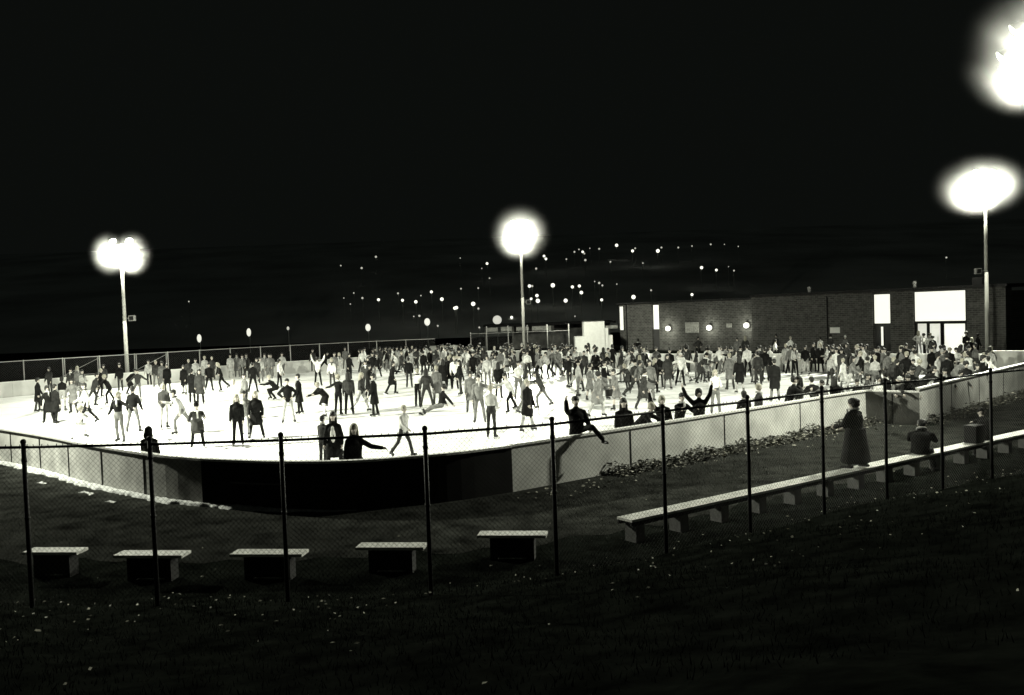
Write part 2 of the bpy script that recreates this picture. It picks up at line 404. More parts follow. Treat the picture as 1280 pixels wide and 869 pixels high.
# ------------------------------------------------------------------ benches
def small_bench(xa, xb, y, label):
    A, B = g(xa, y, .45), g(xb, y, .45); mid = (A + B) / 2; d = B - A; L = d.length
    r = empty('park_bench', (mid.x, mid.y + .15, gz(mid.x, mid.y)), math.atan2(d.y, d.x)); tag(r, label, 'bench', 'short backless benches behind the fence')
    z = .45 - gz(mid.x, mid.y)
    for j, (a0, a1) in enumerate(((-.17, -.062), (-.056, .056), (.062, .17))):
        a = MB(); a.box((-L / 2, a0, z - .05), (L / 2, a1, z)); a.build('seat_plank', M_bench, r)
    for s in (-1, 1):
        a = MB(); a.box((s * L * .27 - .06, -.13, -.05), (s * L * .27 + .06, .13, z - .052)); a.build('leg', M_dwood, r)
    a = MB(); a.box((-L * .27 + .06, -.03, .02), (L * .27 - .06, .03, z - .06)); a.build('stretcher', M_dwood, r)
for xa, xb, y, lb in [(30, 98, 690, 'short white-topped bench at the lower left corner'), (143, 229, 694, 'short white-topped bench below the hooded onlooker by the leftmost fence post'),
                      (289, 379, 692.5, 'short white-topped bench under the black wall, between the second and third benches'.replace(', between the second and third benches', ' just right of the snow strip')), (446, 531, 684, 'short white-topped bench below the striding child'), (598, 684, 669, 'brightest short bench, nearest to the end of the long bench')]:
    small_bench(xa, xb, y, lb)
LB0, LB1 = Vector((1.95, 16.75, 0)), Vector((14.6, 25.95, 0)); ld_ = LB1 - LB0; LL = ld_.length
lb = empty('long_bench', LB0, math.atan2(ld_.y, ld_.x)); tag(lb, 'long white-topped plank bench on concrete blocks running beside the fence', 'bench')
for j, (a0, a1) in enumerate(((-.2, -.004), (.004, .2))):
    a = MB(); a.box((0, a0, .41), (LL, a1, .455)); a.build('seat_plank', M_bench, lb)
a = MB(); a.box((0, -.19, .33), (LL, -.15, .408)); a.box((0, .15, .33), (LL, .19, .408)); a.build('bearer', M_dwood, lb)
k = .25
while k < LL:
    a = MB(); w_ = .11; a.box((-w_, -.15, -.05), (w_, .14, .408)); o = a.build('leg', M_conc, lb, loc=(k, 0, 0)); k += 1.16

# ------------------------------------------------------------------ masts
def mast(key):
    m = MASTS[key]; X, Y, Z = m['pos']
    base = Vector((X, Y + (.9 if key in 'LMR' else 0), 0)); 
    r = empty('floodlight_mast', (X, Y, 0)); tag(r, m['label'], 'floodlight mast', 'floodlight masts round the rink')
    a = MB(); a.tube((0, 0, 0), (0, 0, Z * .5), .15, .125, n=14); a.tube((0, 0, Z * .5), (0, 0, Z + .25), .125, .085, n=14); a.build('pole', M_pole, r, True)
    a = MB(); a.tube((0, 0, 0), (0, 0, .08), .26, n=14); 
    for q in range(4): a.tube((.2 * math.cos(q * 1.57), .2 * math.sin(q * 1.57), .08), (.2 * math.cos(q * 1.57), .2 * math.sin(q * 1.57), .16), .025, n=6)
    a.build('base_plate', M_steel, r)
    span = 1.15
    a = MB(); a.box((-span, -.05, Z - .05), (span, .05, Z + .05)); a.box((-span * .8, -.05, Z + .75), (span * .8, .05, Z + .85)); a.tube((0, 0, Z), (0, 0, Z + .95), .06, n=8); a.build('crossarm', M_steel, r)
    cx, cy_ = -3 - X, 45 - Y; ang = math.atan2(cy_, cx) - math.pi / 2
    for (hx_, hz_) in ((-1.0, .0), (-.38, .0), (.38, .0), (1.0, .0), (-.6, .8), (.6, .8)):
        h = MB(); M = Matrix.Translation((0, 0, 0)) @ Matrix.Rotation(ang + hx_ * -.25, 4, 'Z') @ Matrix.Rotation(R(-38), 4, 'X')
        n = 12; vs = []
        for (yy, rr) in ((-.28, .08), (-.2, .17), (0, .27), (.04, .28)):
            for i in range(n):
                t = 2 * math.pi * i / n; vs.append(M @ Vector((math.cos(t) * rr, yy, math.sin(t) * rr)))
        fs = [(j * n + i, j * n + (i + 1) % n, (j + 1) * n + (i + 1) % n, (j + 1) * n + i) for j in range(3) for i in range(n)] + [tuple(range(n))]
        h.add(vs, fs); ho = h.build('lamp_head', M_housing, r, True, loc=(hx_, 0, Z + hz_ + .30))
        h = MB(); h.ball((0, 0, 0), .25, 12, 8, sq=(1, .45, 1), M=M.to_3x3()); h.build('lens', E_lens, ho, True, loc=tuple(M @ Vector((0, .0, 0))))
    sp = empty  # loudspeaker horn at mid height
    zz = {'L': 4.85, 'M': 5.2, 'R': 6.1, 'N': 5.5}[key]; sx = {'L': .55, 'M': .5, 'R': -.6, 'N': .6}[key]
    a = MB(); a.box((min(0, sx * .6), -.03, zz - .03), (max(0, sx * .6), .03, zz + .03)); a.box((sx - .2, -.17, zz - .2), (sx + .2, .13, zz + .2)); a.box((sx - .15, -.2, zz - .15), (sx + .15, -.171, zz + .15), 1)
    a.build('loudspeaker', [M_steel, M_dsteel], r)
    return r
for k in 'LMRN': mast(k)
# scattering shells added round the lamps, standing in for lens flare
def halo(loc, r, dens, label, k=1.62):
    """added volume that imitates lamp flare, densest round the lamps and thinning out to nothing"""
    m = bpy.data.materials.new('halo'); m.use_nodes = True; nt = m.node_tree; nt.nodes.clear(); N = nt.nodes.new; L = nt.links.new
    out = N('ShaderNodeOutputMaterial'); v = N('ShaderNodeVolumePrincipled'); v.inputs['Color'].default_value = (1, 1, 1, 1); v.inputs['Anisotropy'].default_value = 0.0
    tc = N('ShaderNodeTexCoord'); sc3 = N('ShaderNodeVectorMath'); sc3.operation = 'MULTIPLY'; R3 = tuple(q * k for q in r); sc3.inputs[1].default_value = tuple(1 / q for q in R3)
    ln = N('ShaderNodeVectorMath'); ln.operation = 'LENGTH'; mr = N('ShaderNodeMapRange'); mr.interpolation_type = 'SMOOTHSTEP'
    mr.inputs[1].default_value = .30; mr.inputs[2].default_value = .97; mr.inputs[3].default_value = 1.0; mr.inputs[4].default_value = 0.0
    pw = N('ShaderNodeMath'); pw.operation = 'POWER'; pw.inputs[1].default_value = 2.4; ml = N('ShaderNodeMath'); ml.operation = 'MULTIPLY'; ml.inputs[1].default_value = dens
    L(tc.outputs['Object'], sc3.inputs[0]); L(sc3.outputs[0], ln.inputs[0]); L(ln.outputs['Value'], mr.inputs[0]); L(mr.outputs[0], pw.inputs[0]); L(pw.outputs[0], ml.inputs[0]); L(ml.outputs[0], v.inputs['Density']); L(v.outputs[0], out.inputs['Volume'])
    a = MB(); a.ball((0, 0, 0), 1.0, 24, 14, sq=R3); o = a.build('halo', m, smooth=True, loc=loc); tag(o, label, 'halo', kind='stuff'); return o
def glow(loc, P):  # added point light inside a lamp cluster, to light the halo round it
    ld = bpy.data.lights.new('lamp_glow', 'POINT'); ld.energy = P; ld.shadow_soft_size = .12; ld.color = LCOL
    o = bpy.data.objects.new('lamp_glow', ld); C.objects.link(o); o.location = loc
mx, my, mz = MASTS['L']['pos']
for s in (-1, 1): halo((mx + s * .85, my, mz + .2), (1.02, 1.2, 1.25), .16, 'pale mist added for flare round the %s lamp cluster of the far left mast' % ('left' if s < 0 else 'right')); glow((mx + s * .7, my - .35, mz + .1), 1500)
mx, my, mz = MASTS['M']['pos']; halo((mx, my, mz + .2), (2.1, 2.0, 2.0), .12, 'pale round mist added for flare about the middle mast lamps')
for s in (-1, 1): glow((mx + s * .7, my - .35, mz + .1), 1600)
mx, my, mz = MASTS['R']['pos']; halo((mx - .35, my, mz + .2), (2.55, 2.0, 1.7), .12, 'wide pale mist added for flare about the lamps near the brick building')
for s in (-1, 1): glow((mx + s * .9, my - .35, mz + .1), 1900)
mx, my, mz = MASTS['N']['pos']; halo((mx + .1, my, mz + .62), (1.7, 1.5, 1.5), .19, 'pale mist added for flare about the nearest lamps at the upper right')
for s in (-1, 1): glow((mx + s * .5, my - .35, mz + .1), 900)


# ------------------------------------------------------------------ brick building
B0, B1 = Vector((11.6, 97.0, 0)), Vector((37.5, 64.2, 0)); be = (B1 - B0).normalized(); bn = Vector((be.y, -be.x, 0))   # bn points to the rink
if bn.y > 0: bn = -bn
bang = math.atan2(be.y, be.x)
def S(x, y=410):                               # how far along the facade the sight line at x meets it
    d = ray(x, y); d2 = Vector((d.x, d.y)); n = Vector((bn.x, bn.y)); t = n.dot(Vector((B0.x, B0.y))) / n.dot(d2)
    p = d2 * t; return (p - Vector((B0.x, B0.y))).dot(Vector((be.x, be.y)))
def ZZ(x, y):
    d = ray(x, y); n = Vector((bn.x, bn.y)); t = n.dot(Vector((B0.x, B0.y))) / n.dot(Vector((d.x, d.y))); return EYE + d.z * t
bld = empty('brick_building', B0, bang); tag(bld, 'long low dark brick building with lit windows and glass doors', 'building')
yb = 0.0; ROOFL = ZZ(800, 381); ROOFR = ZZ(1180, 361)
def part(name, x0, x1, z0, z1, y0, y1, m, parent=bld):     # local: x along facade, -y towards the rink
    a = MB(); a.box((0, 0, 0), (x1 - x0, y1 - y0, z1 - z0)); o = a.build(name, m, parent, loc=(x0, y0, z0)); return o
SL, SM, SR = S(775), S(945), S(1213, 400); SE = S(1262, 400)
HL, HR = 4.75, 4.95
part('wall', SL, S(815), 0, HL, .0, .4, M_brick); part('wall', S(824), SM, 0, HL, .0, .4, M_brick)
part('wall', SM, S(1096), 0, HR, -.6, .4, M_brick); part('wall', S(1118), S(1147), 0, HR, -.6, .4, M_brick); part('wall', SR, SE, 0, HR, -.6, .4, M_brick)
part('wall', SL, SE, 0, HL - .1, 9.0, 9.4, M_brick); part('wall', SL, SL + .4, 0, HL - .1, .402, 8.99, M_brick); part('wall', SE - .4, SE, 0, HL - .1, .402, 8.99, M_brick)
rf = part('roof', SL - .2, SM - .01, HL + .002, HL + .16, -.25, 9.5, M_roof); part('roof', SM, SE + .2, HR + .002, HR + .2, -.85, 9.5, M_roof)
for sx_ in (1000, 1132): 
    a = MB(); a.tube((0, 0, 0), (0, 0, .35), .12, n=8); a.ball((0, 0, .38), .17, 8, 5); a.build('roof_vent', M_steel, bld, True, loc=(S(sx_), 1.5, HR + .2))
part('roof_hatch', S(1216), S(1228), HR + .2, HR + .75, 0, 1.0, M_dsteel)
# lit strip windows, door slits
def window(x0, x1, y0, y1, em, dep=-.02, fr=.06, name='window'):
    s0, s1 = S(x0), S(x1); xm = (x0 + x1) / 2; z1, z0 = ZZ(xm, y0), ZZ(xm, y1)
    f = MB(); f.box((0, 0, 0), (s1 - s0, .08, fr)); f.box((0, 0, z1 - z0 - fr), (s1 - s0, .08, z1 - z0)); f.box((0, .001, fr), (fr, .079, z1 - z0 - fr)); f.box((s1 - s0 - fr, .001, fr), (s1 - s0, .079, z1 - z0 - fr))
    o = f.build(name, M_dsteel, bld, loc=(s0, dep - .08, z0)); p = MB(); p.box((fr, .03, fr), (s1 - s0 - fr, .05, z1 - z0 - fr)); p.build('pane', em, o); return o
window(775.5, 780.5, 383, 413, E_win2, dep=-.01, fr=.03)
window(815, 824.5, 381, 412, E_win, fr=.03, dep=.3); 
part('door', S(815), S(824), 0, ZZ(820, 412) - .02, .25, .33, M_glass)
part('lintel', S(815), S(824), ZZ(820, 381) + .02, HL, .1, .3, M_brick)
window(1096, 1118, 367, 405, E_win, dep=-.35)
s0, s1 = S(1096), S(1118); part('door', s0, s1, 0, ZZ(1107, 405) - .02, -.3, -.22, M_glass); window(1104, 1107.5, 408, 432, E_win, dep=-.31, fr=.02)
part('lintel', s0 + .01, s1 - .01, ZZ(1107, 367) + .01, HR, -.5, -.1, M_brick)
window(1147, 1212, 363, 402, E_win, dep=-.4)
part('lintel', S(1147) + .01, S(1212) - .01, ZZ(1180, 363) + .01, HR, -.5, -.1, M_brick)
for xa, xb, em in ((1149, 1163, E_sign), (1164, 1180, E_win2), (1182, 1211, E_win)):
    o = window(xa, xb, 403, 443, em, dep=-.32, fr=.09, name='glass_door')
    s = S(xb) - S(xa); q = MB(); q.tube((s - .25, -.06, .9), (s - .25, -.06, 1.4), .025, n=6); q.build('handle', M_steel, o)
# wall lamps, signs, drain pipes
for xw in (837, 888.5, 935):
    yw = {837: 410, 888.5: 409, 935: 406}[xw]; s = S(xw); z = ZZ(xw, yw)
    a = MB(); a.box((-.1, -.22, .28), (.1, 0, .34)); a.tube((0, -.2, .2), (0, -.2, .34), .08, n=8); o = a.build('wall_lamp', M_dsteel, bld, loc=(s, -.01, z - .05))
    a = MB(); a.ball((0, -.22, 0), .27, 14, 9); a.build('globe', E_globe, o, True)
    ld = bpy.data.lights.new('wall_lamp_light', 'POINT'); ld.energy = 110; ld.shadow_soft_size = .2; ld.color = LCOL; lo = bpy.data.objects.new('wall_lamp_light', ld); C.objects.link(lo); lo.location = B0 + be * s + bn * .75 + Vector((0, 0, z - .1))
def sign(x0, x1, y0, y1, m, dep):
    s0, s1 = S(x0), S(x1); xm = (x0 + x1) / 2; part('notice_board', s0, s1, ZZ(xm, y1), ZZ(xm, y0), dep - .06, dep - .004, m)
sign(857, 873.5, 403, 416, mat('notice_grey', (.33, .33, .31), .8, .5, 5), 0); sign(908.5, 915, 404.5, 409.5, mat('notice_grey', .3), 0); sign(1043, 1055, 409, 416, M_cap, -.6)
for xp in (784, 1040):
    a = MB(); a.tube((0, 0, 0), (0, 0, HL), .05, n=8); a.build('drain_pipe', M_black, bld, True, loc=(S(xp), -.06 if xp < 900 else -.66, 0))

# ------------------------------------------------------------------ low pavilion and white sheds beyond the fence
Yp = 104.0
P0 = at(604, 410, Yp); P1 = at(768, 410, Yp)
pav = empty('pavilion', (P0.x, Yp, 0)); tag(pav, 'low flat-roofed pavilion with pale fascia boards behind the far fence', 'pavilion')
hp = at(680, 404, Yp).z
def pp_(name, xa, xb, za, zb, ya, yb_, m): 
    A, B_ = at(xa, 410, Yp).x - P0.x, at(xb, 410, Yp).x - P0.x; a = MB(); a.box((A, ya, za), (B_, yb_, zb)); return a.build(name, m, pav)
pp_('roof', 604, 770, hp - .25, hp, 0, 7, M_roof); pp_('wall', 640, 768, 0, hp - .26, 4.5, 5, M_dkgrey); 
for xq in (606, 640, 690, 740): pp_('column', xq, xq + 2.2, 0, hp - .26, .2, .42, M_dkgrey)
for (xa, xb, ya, yb_) in ((608, 622, 410, 415), (626, 640, 409, 414.5), (645, 661, 409, 413.5), (665, 689, 408, 413.5), (757, 772, 407, 411)):
    z1, z0 = at(xa, ya, Yp).z, at(xa, yb_, Yp).z; pp_('fascia_board', xa, xb, z0, z1, -.1, -.01, M_bench)
for (xa, xb, ya, ci) in ((723, 763, 402, 'tall stepped white ticket booth between pavilion and brick building'),):
    Yk = 93.0; A, B_ = at(xa, 420, Yk), at(xb, 420, Yk); bo = empty('ticket_booth', (A.x, Yk, 0)); tag(bo, ci, 'booth')
    def bx(name, x0, x1, yt, m, dy=0, dp=2.0, z0=0):
        a = MB(); a.box((at(x0, 420, Yk).x - A.x, dy, z0), (at(x1, 420, Yk).x - A.x, dy + dp, at((x0 + x1) / 2, yt, Yk).z)); return a.build(name, m, bo)
    bx('wall', 730, 756, 401.5, M_cap); bx('side_wing', 719, 729.9, 421, M_cap, .1); bx('side_wing', 756.1, 760.5, 410, M_cap, .1); bx('side_wing', 760.6, 766, 419, M_cap, .2)
    bx('roof', 729, 757, 400.3, M_dsteel, -.1, 2.2, z0=at(742, 401.4, Yk).z); bx('door', 736, 741, 414, M_cap, -.03, .02)
# small white kiosk roof between the masts
kz = g(560, 445, 0); ks = empty('shed', (at(553, 440, 84).x, 84, 0)); tag(ks, 'low pale shed with sloping roof behind the far boards', 'shed')
W_ = at(569, 440, 84).x - at(536, 440, 84).x; zt = at(553, 434, 84).z
a = MB(); a.box((-W_ / 2, 0, 0), (W_ / 2, 2, zt - .35)); a.build('wall', M_dkgrey, ks); a = MB(); a.add([(-W_ / 2 - .1, -.2, zt - .35), (W_ / 2 + .1, -.2, zt - .35), (W_ / 2 + .1, 2.2, zt), (-W_ / 2 - .1, 2.2, zt), (-W_ / 2 - .1, -.2, zt - .28), (W_ / 2 + .1, -.2, zt - .28), (W_ / 2 + .1, 2.2, zt + .07), (-W_ / 2 - .1, 2.2, zt + .07)], [(0, 3, 2, 1), (4, 5, 6, 7), (0, 1, 5, 4), (1, 2, 6, 5), (2, 3, 7, 6), (3, 0, 4, 7)]); a.build('roof', M_bench, ks)

# ------------------------------------------------------------------ lamps of the town on the hill
c3 = [(111,137,1),(222,150,1.5),(298,90,1.5),(180,283,1),(226,310,1.5),(312,319,2),(416,285,1.3),(440,322,2),(511,330,2.3),(538,297,1),(594,277,2),(650,316,2.5),(719,364,2.3),(728,361,2.3),(817,341,3),(845,366,1.5),(752,260,1.2),(844,257,1.2),(891,126,1.8),(863,152,.8),(748,97,.8),(904,204,1),(628,458,1.3),(1022,413,2),(850,467,1.3),(1195,86,1.8),(1205,101,1.8),(1153,153,1.5),(1117,246,2.3),(1132,246,1.5),(1242,242,3),(1157,297,2.3),(1162,325,3),(1126,314,1.8),(127,310,.8),(162,342,.9),(500,408,1),(530,405,1.6)]
c6 = [(333,149,1.3),(357,136,1),(377,149,1.7),(386,158,1.2),(415,130,.8),(465,133,1.3),(558,114,2.2),(643,144,2),(657,130,1.2),(778,144,2.6),(797,126,1.3),(887,126,1.2),(960,118,1),(1060,109,1.2),(1133,109,.7),(1207,120,.8),(290,188,1.1),(391,193,1.6),(525,202,1.2),(698,209,1),(1011,233,2.2),(1090,246,1.8),(1155,228,.7),(1184,249,1.2),(322,336,2.1),(359,331,2.1),(370,366,2.4),(286,409,2.8),(441,307,.9),(465,315,1.6),(482,328,1.3),(559,321,.9),(478,405,2),(648,390,3),(742,354,1.3),(960,377,2),(336,492,1)]
TL = [(400 + x / 4.267, 300 + y / 4.267, r) for x, y, r in c3] + [(640 + x / 4.267, 280 + y / 4.267, r) for x, y, r in c6] + [(236, 377, 1), (1183, 322, 1.2)]
TL.sort()
def ordn(n): return '%d%s' % (n, 'th' if 10 <= n % 100 <= 20 else {1: 'st', 2: 'nd', 3: 'rd'}.get(n % 10, 'th'))
def street_lamp(x, y, rpx, Y, base, label, group, stretch=1.0, em=None):
    p = at(x, y, Y); r = empty('street_lamp', (p.x, Y, base)); tag(r, label, 'street lamp', group)
    rad = rpx * Y / FOC; a = MB(); a.tube((0, .1 + rad, 0), (0, .1 + rad, p.z - base + rad), .05, n=6); a.build('pole', M_hillpole, r)
    a = MB(); a.ball((0, 0, p.z - base), rad, 12, 8, sq=(1, 1, stretch)); a.build('lamp_globe', em or (E_globe if rpx > 1.4 else E_globe2), r, True)
for i, (x, y, rr) in enumerate(TL):
    e = at(x, y, 1000); el = (e.z - EYE) / 1000
    if el > .004: Y = (29.8 - 5) / (.15 - el)
    else: Y = 150 + 20 * (i % 3)
    Y = min(Y, 415); p = at(x, y, Y); base = hz(p.x, Y) - .2 if Y > 170 else 0
    if p.z - base < 1.5: base = p.z - 4
    if Y > 171: base = min(base, p.z - 1.5)
    size = 'tiny' if rr < 1.2 else 'small' if rr < 2 else 'bright' if rr < 2.7 else 'large bright'
    street_lamp(x, y, rr * .86, Y, base, '%s lit lamp on the dark hillside, %s counted from the left' % (size, ordn(i + 1)), 'street lamps on the hillside')
for (x, y, rr, st, lb) in [(249, 423, 3, 1.9, 'tall diamond-like lamp glowing above the left fence gates'), (311, 415.5, 3, 1.9, 'tall lamp glowing above the fence between the gates and the middle'), (360, 410.5, 1.8, 1.4, 'faint small lamp above the left part of the far fence'),
                           (460, 409.5, 3.6, 1.4, 'oval lamp glowing over the far fence, left of the mast'), (534, 402.5, 4, 1.3, 'bright oval lamp glowing above the pale shed'), (621.5, 400, 6.2, 1.0, 'big round globe lamp above the pale pavilion fascia')]:
    street_lamp(x, y, rr * .9, 128, 0, lb, 'globe lamps beyond the far fence', st, E_win2 if rr > 6 else (E_globe2 if rr < 2 else E_win))

# ------------------------------------------------------------------ leaves, snow, grass
def leaf_patch(name, pts, m, label, cat='leaves'):
    a = MB()
    for (x, y, z, s) in pts:
        M = Matrix.Translation((x, y, z)) @ Matrix.Rotation(random.uniform(0, 6.3), 4, 'Z') @ Matrix.Rotation(random.uniform(-1.2, 1.2), 4, 'X')
        v = [M @ Vector(q) for q in ((-s, 0, 0), (-.2 * s, -.55 * s, .12 * s), (s, 0, 0), (-.1 * s, .6 * s, .15 * s))]; a.add(v, [(0, 1, 2), (0, 2, 3)])
    o = a.build(name, m); tag(o, label, cat, kind='stuff'); return o
def along(path, n, o0, o1):
    pcs = cut(path, .5)
    for _ in range(n):
        pc = random.choice(pcs); q = pc[0].lerp(pc[-1], random.random()); t = (pc[-1] - pc[0]).normalized(); o = random.triangular(o0, o1, o0)
        yield q.x + t.y * o, q.y - t.x * o
def heap(path, n, o1, h):
    out = []
    for x, y in along(path, n, .05, o1):
        e = edge_dist(x, y); out.append((x, y, random.random() ** 1.5 * h * (.4 + .6 * abs(math.sin(x * 2.1) * math.cos(y * 1.7))) * max(.1, 1 - e / o1) + .02, random.uniform(.03, .075)))
    return out
pth = V2([(2.3, 23.8), (4.9, 25.9), (7.0, 27.7), (10.7, 30.9), (12.35, 32.2)]); pth2 = V2([(14, 31.4), (19.5, 37.3), (24, 42.1)])
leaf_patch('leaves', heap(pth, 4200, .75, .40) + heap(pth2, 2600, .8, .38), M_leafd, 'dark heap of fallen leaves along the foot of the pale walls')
leaf_patch('leaves', heap(pth, 700, .8, .36) + heap(pth2, 300, .8, .3) + [(x, y, .02, random.uniform(.03, .06)) for x, y in along(V2([(-.5, 21.6), (2.3, 23.8), (7, 27.7), (12.4, 32.0)]), 160, .3, 1.6)], mat('pale_leaf', (.42, .41, .35), .7, .4, 9), 'pale dry leaves among the dark heap along the pale walls')
pts = []
for _ in range(420):
    x = random.uniform(-9, 16); y = yf(x) + random.gauss(-1.2, 1.5)
    if random.random() < .25: y = random.uniform(6.5, yf(x) + 5)
    if y > 6: pts.append((x, y, gz(x, y) + random.uniform(.03, .09), random.uniform(.015, .035)))
leaf_patch('leaves', pts, mat('bright_leaf', (.62, .60, .50), .6, .3, 9), 'scattered bright fallen leaves on the dark grassy bank')
a = MB()
for _ in range(42000):
    x = random.uniform(-9, 16); y = random.uniform(6.3, yf(x) + 1.5)
    if random.random() < .3: x = random.uniform(-12, 20); y = yf(x) + random.uniform(1, 8)
    if inside(x, y) or edge_dist(x, y) < .15: continue
    z = gz(x, y) - .01; h = random.uniform(.03, .10); t = random.uniform(0, 6.3); dx, dy = math.cos(t) * .006, math.sin(t) * .006; lx, ly = random.uniform(-.04, .04), random.uniform(-.04, .04)
    a.add([(x - dx, y - dy, z), (x + dx, y + dy, z), (x + lx, y + ly, z + h)], [(0, 1, 2)])
tag(a.build('grass', M_blade), 'short dark grass on the bank and below the rink wall', 'grass', kind='stuff')
# old snow along the left wall
rs = random.Random(5)
def snow_strip(a, path, w0, w1, hgt, off=.02, st=.09):
    sp_ = cut(path, st); rows = []; w_ = 0
    for i, pc in enumerate(sp_):
        q = pc[0]; t = (path[min(len(path) - 1, max(1, int(i * (len(path) - 1) / len(sp_)) + 1))] - path[max(0, int(i * (len(path) - 1) / len(sp_)))]).normalized()
        t = (sp_[min(len(sp_) - 1, i + 8)][0] - sp_[max(0, i - 8)][0]).normalized(); n_ = Vector((t.y, -t.x)); f = i / len(sp_)
        w_ = .6 * w_ + rs.uniform(-.07, .07); wd = max(.03, (w0 * (1 - f) + w1 * f) * (.85 + .3 * math.sin(i * .11 + 1) * math.sin(i * .043)) + w_)
        rows.append([(q + n_ * (off + wd * k / 4), (hgt * (1 - (k / 4) ** 2) + rs.uniform(-.014, .014)) * min(1, 6 * f + .1, 6 * (1 - f) + .1)) for k in range(5)])
    vs_ = [(p.x, p.y, z + .008 if k < 4 else -.02) for r_ in rows for k, (p, z) in enumerate(r_)]
    a.add(vs_, [(i * 5 + k, i * 5 + k + 1, i * 5 + k + 6, i * 5 + k + 5) for i in range(len(rows) - 1) for k in range(4)])
a = MB(); snow_strip(a, near_left[5:] + near_black[1:11], .34, .07, .09)
for c_, l_, o_ in ((13, .8, .55), (15, .5, .75), (10, .6, .7)):
    b_ = near_left[c_]; d_ = (near_left[c_ + 1] - b_).normalized(); snow_strip(a, [b_, b_ + d_ * l_ * .5, b_ + d_ * l_], .12, .08, .03, o_)
tag(a.build('snow', M_snow, smooth=True), 'thin strip of old snow along the foot of the left grey wall', 'snow', kind='stuff')

# ------------------------------------------------------------------ people
def bone(a, o, side): return Vector((side * math.sin(o), -math.sin(a) * math.cos(o), -math.cos(a) * math.cos(o)))
def capsule(mb, p0, p1, r0, r1, n=10, sx=1.0, ax=None):
    p0, p1 = Vector(p0), Vector(p1); d = (p1 - p0); L = d.length; d.normalize()
    x = (ax or Vector((1, 0, 0))); x = (x - d * x.dot(d)); x = x.normalized() if x.length > 1e-3 else d.orthogonal().normalized(); y = d.cross(x)
    vs = []; fs = []; prof = []
    for k in range(3): t = math.pi / 2 * (k + .35) / 3; prof.append((-r0 * math.cos(t), r0 * math.sin(t)))
    prof += [(0, r0), (L, r1)]
    for k in range(3): t = math.pi / 2 * (1 - (k + .65) / 3); prof.append((L + r1 * math.cos(t), r1 * math.sin(t)))
    for h, r in prof:
        for i in range(n):
            t = 2 * math.pi * i / n; vs.append(p0 + d * h + x * (math.cos(t) * r * sx) + y * (math.sin(t) * r))
    m = len(prof)
    for j in range(m - 1):
        for i in range(n): fs.append((j * n + i, j * n + (i + 1) % n, (j + 1) * n + (i + 1) % n, (j + 1) * n + i))
    fs += [tuple(range(n - 1, -1, -1)), tuple(range((m - 1) * n, m * n))]
    mb.add(vs, fs)
PART_OK = {}
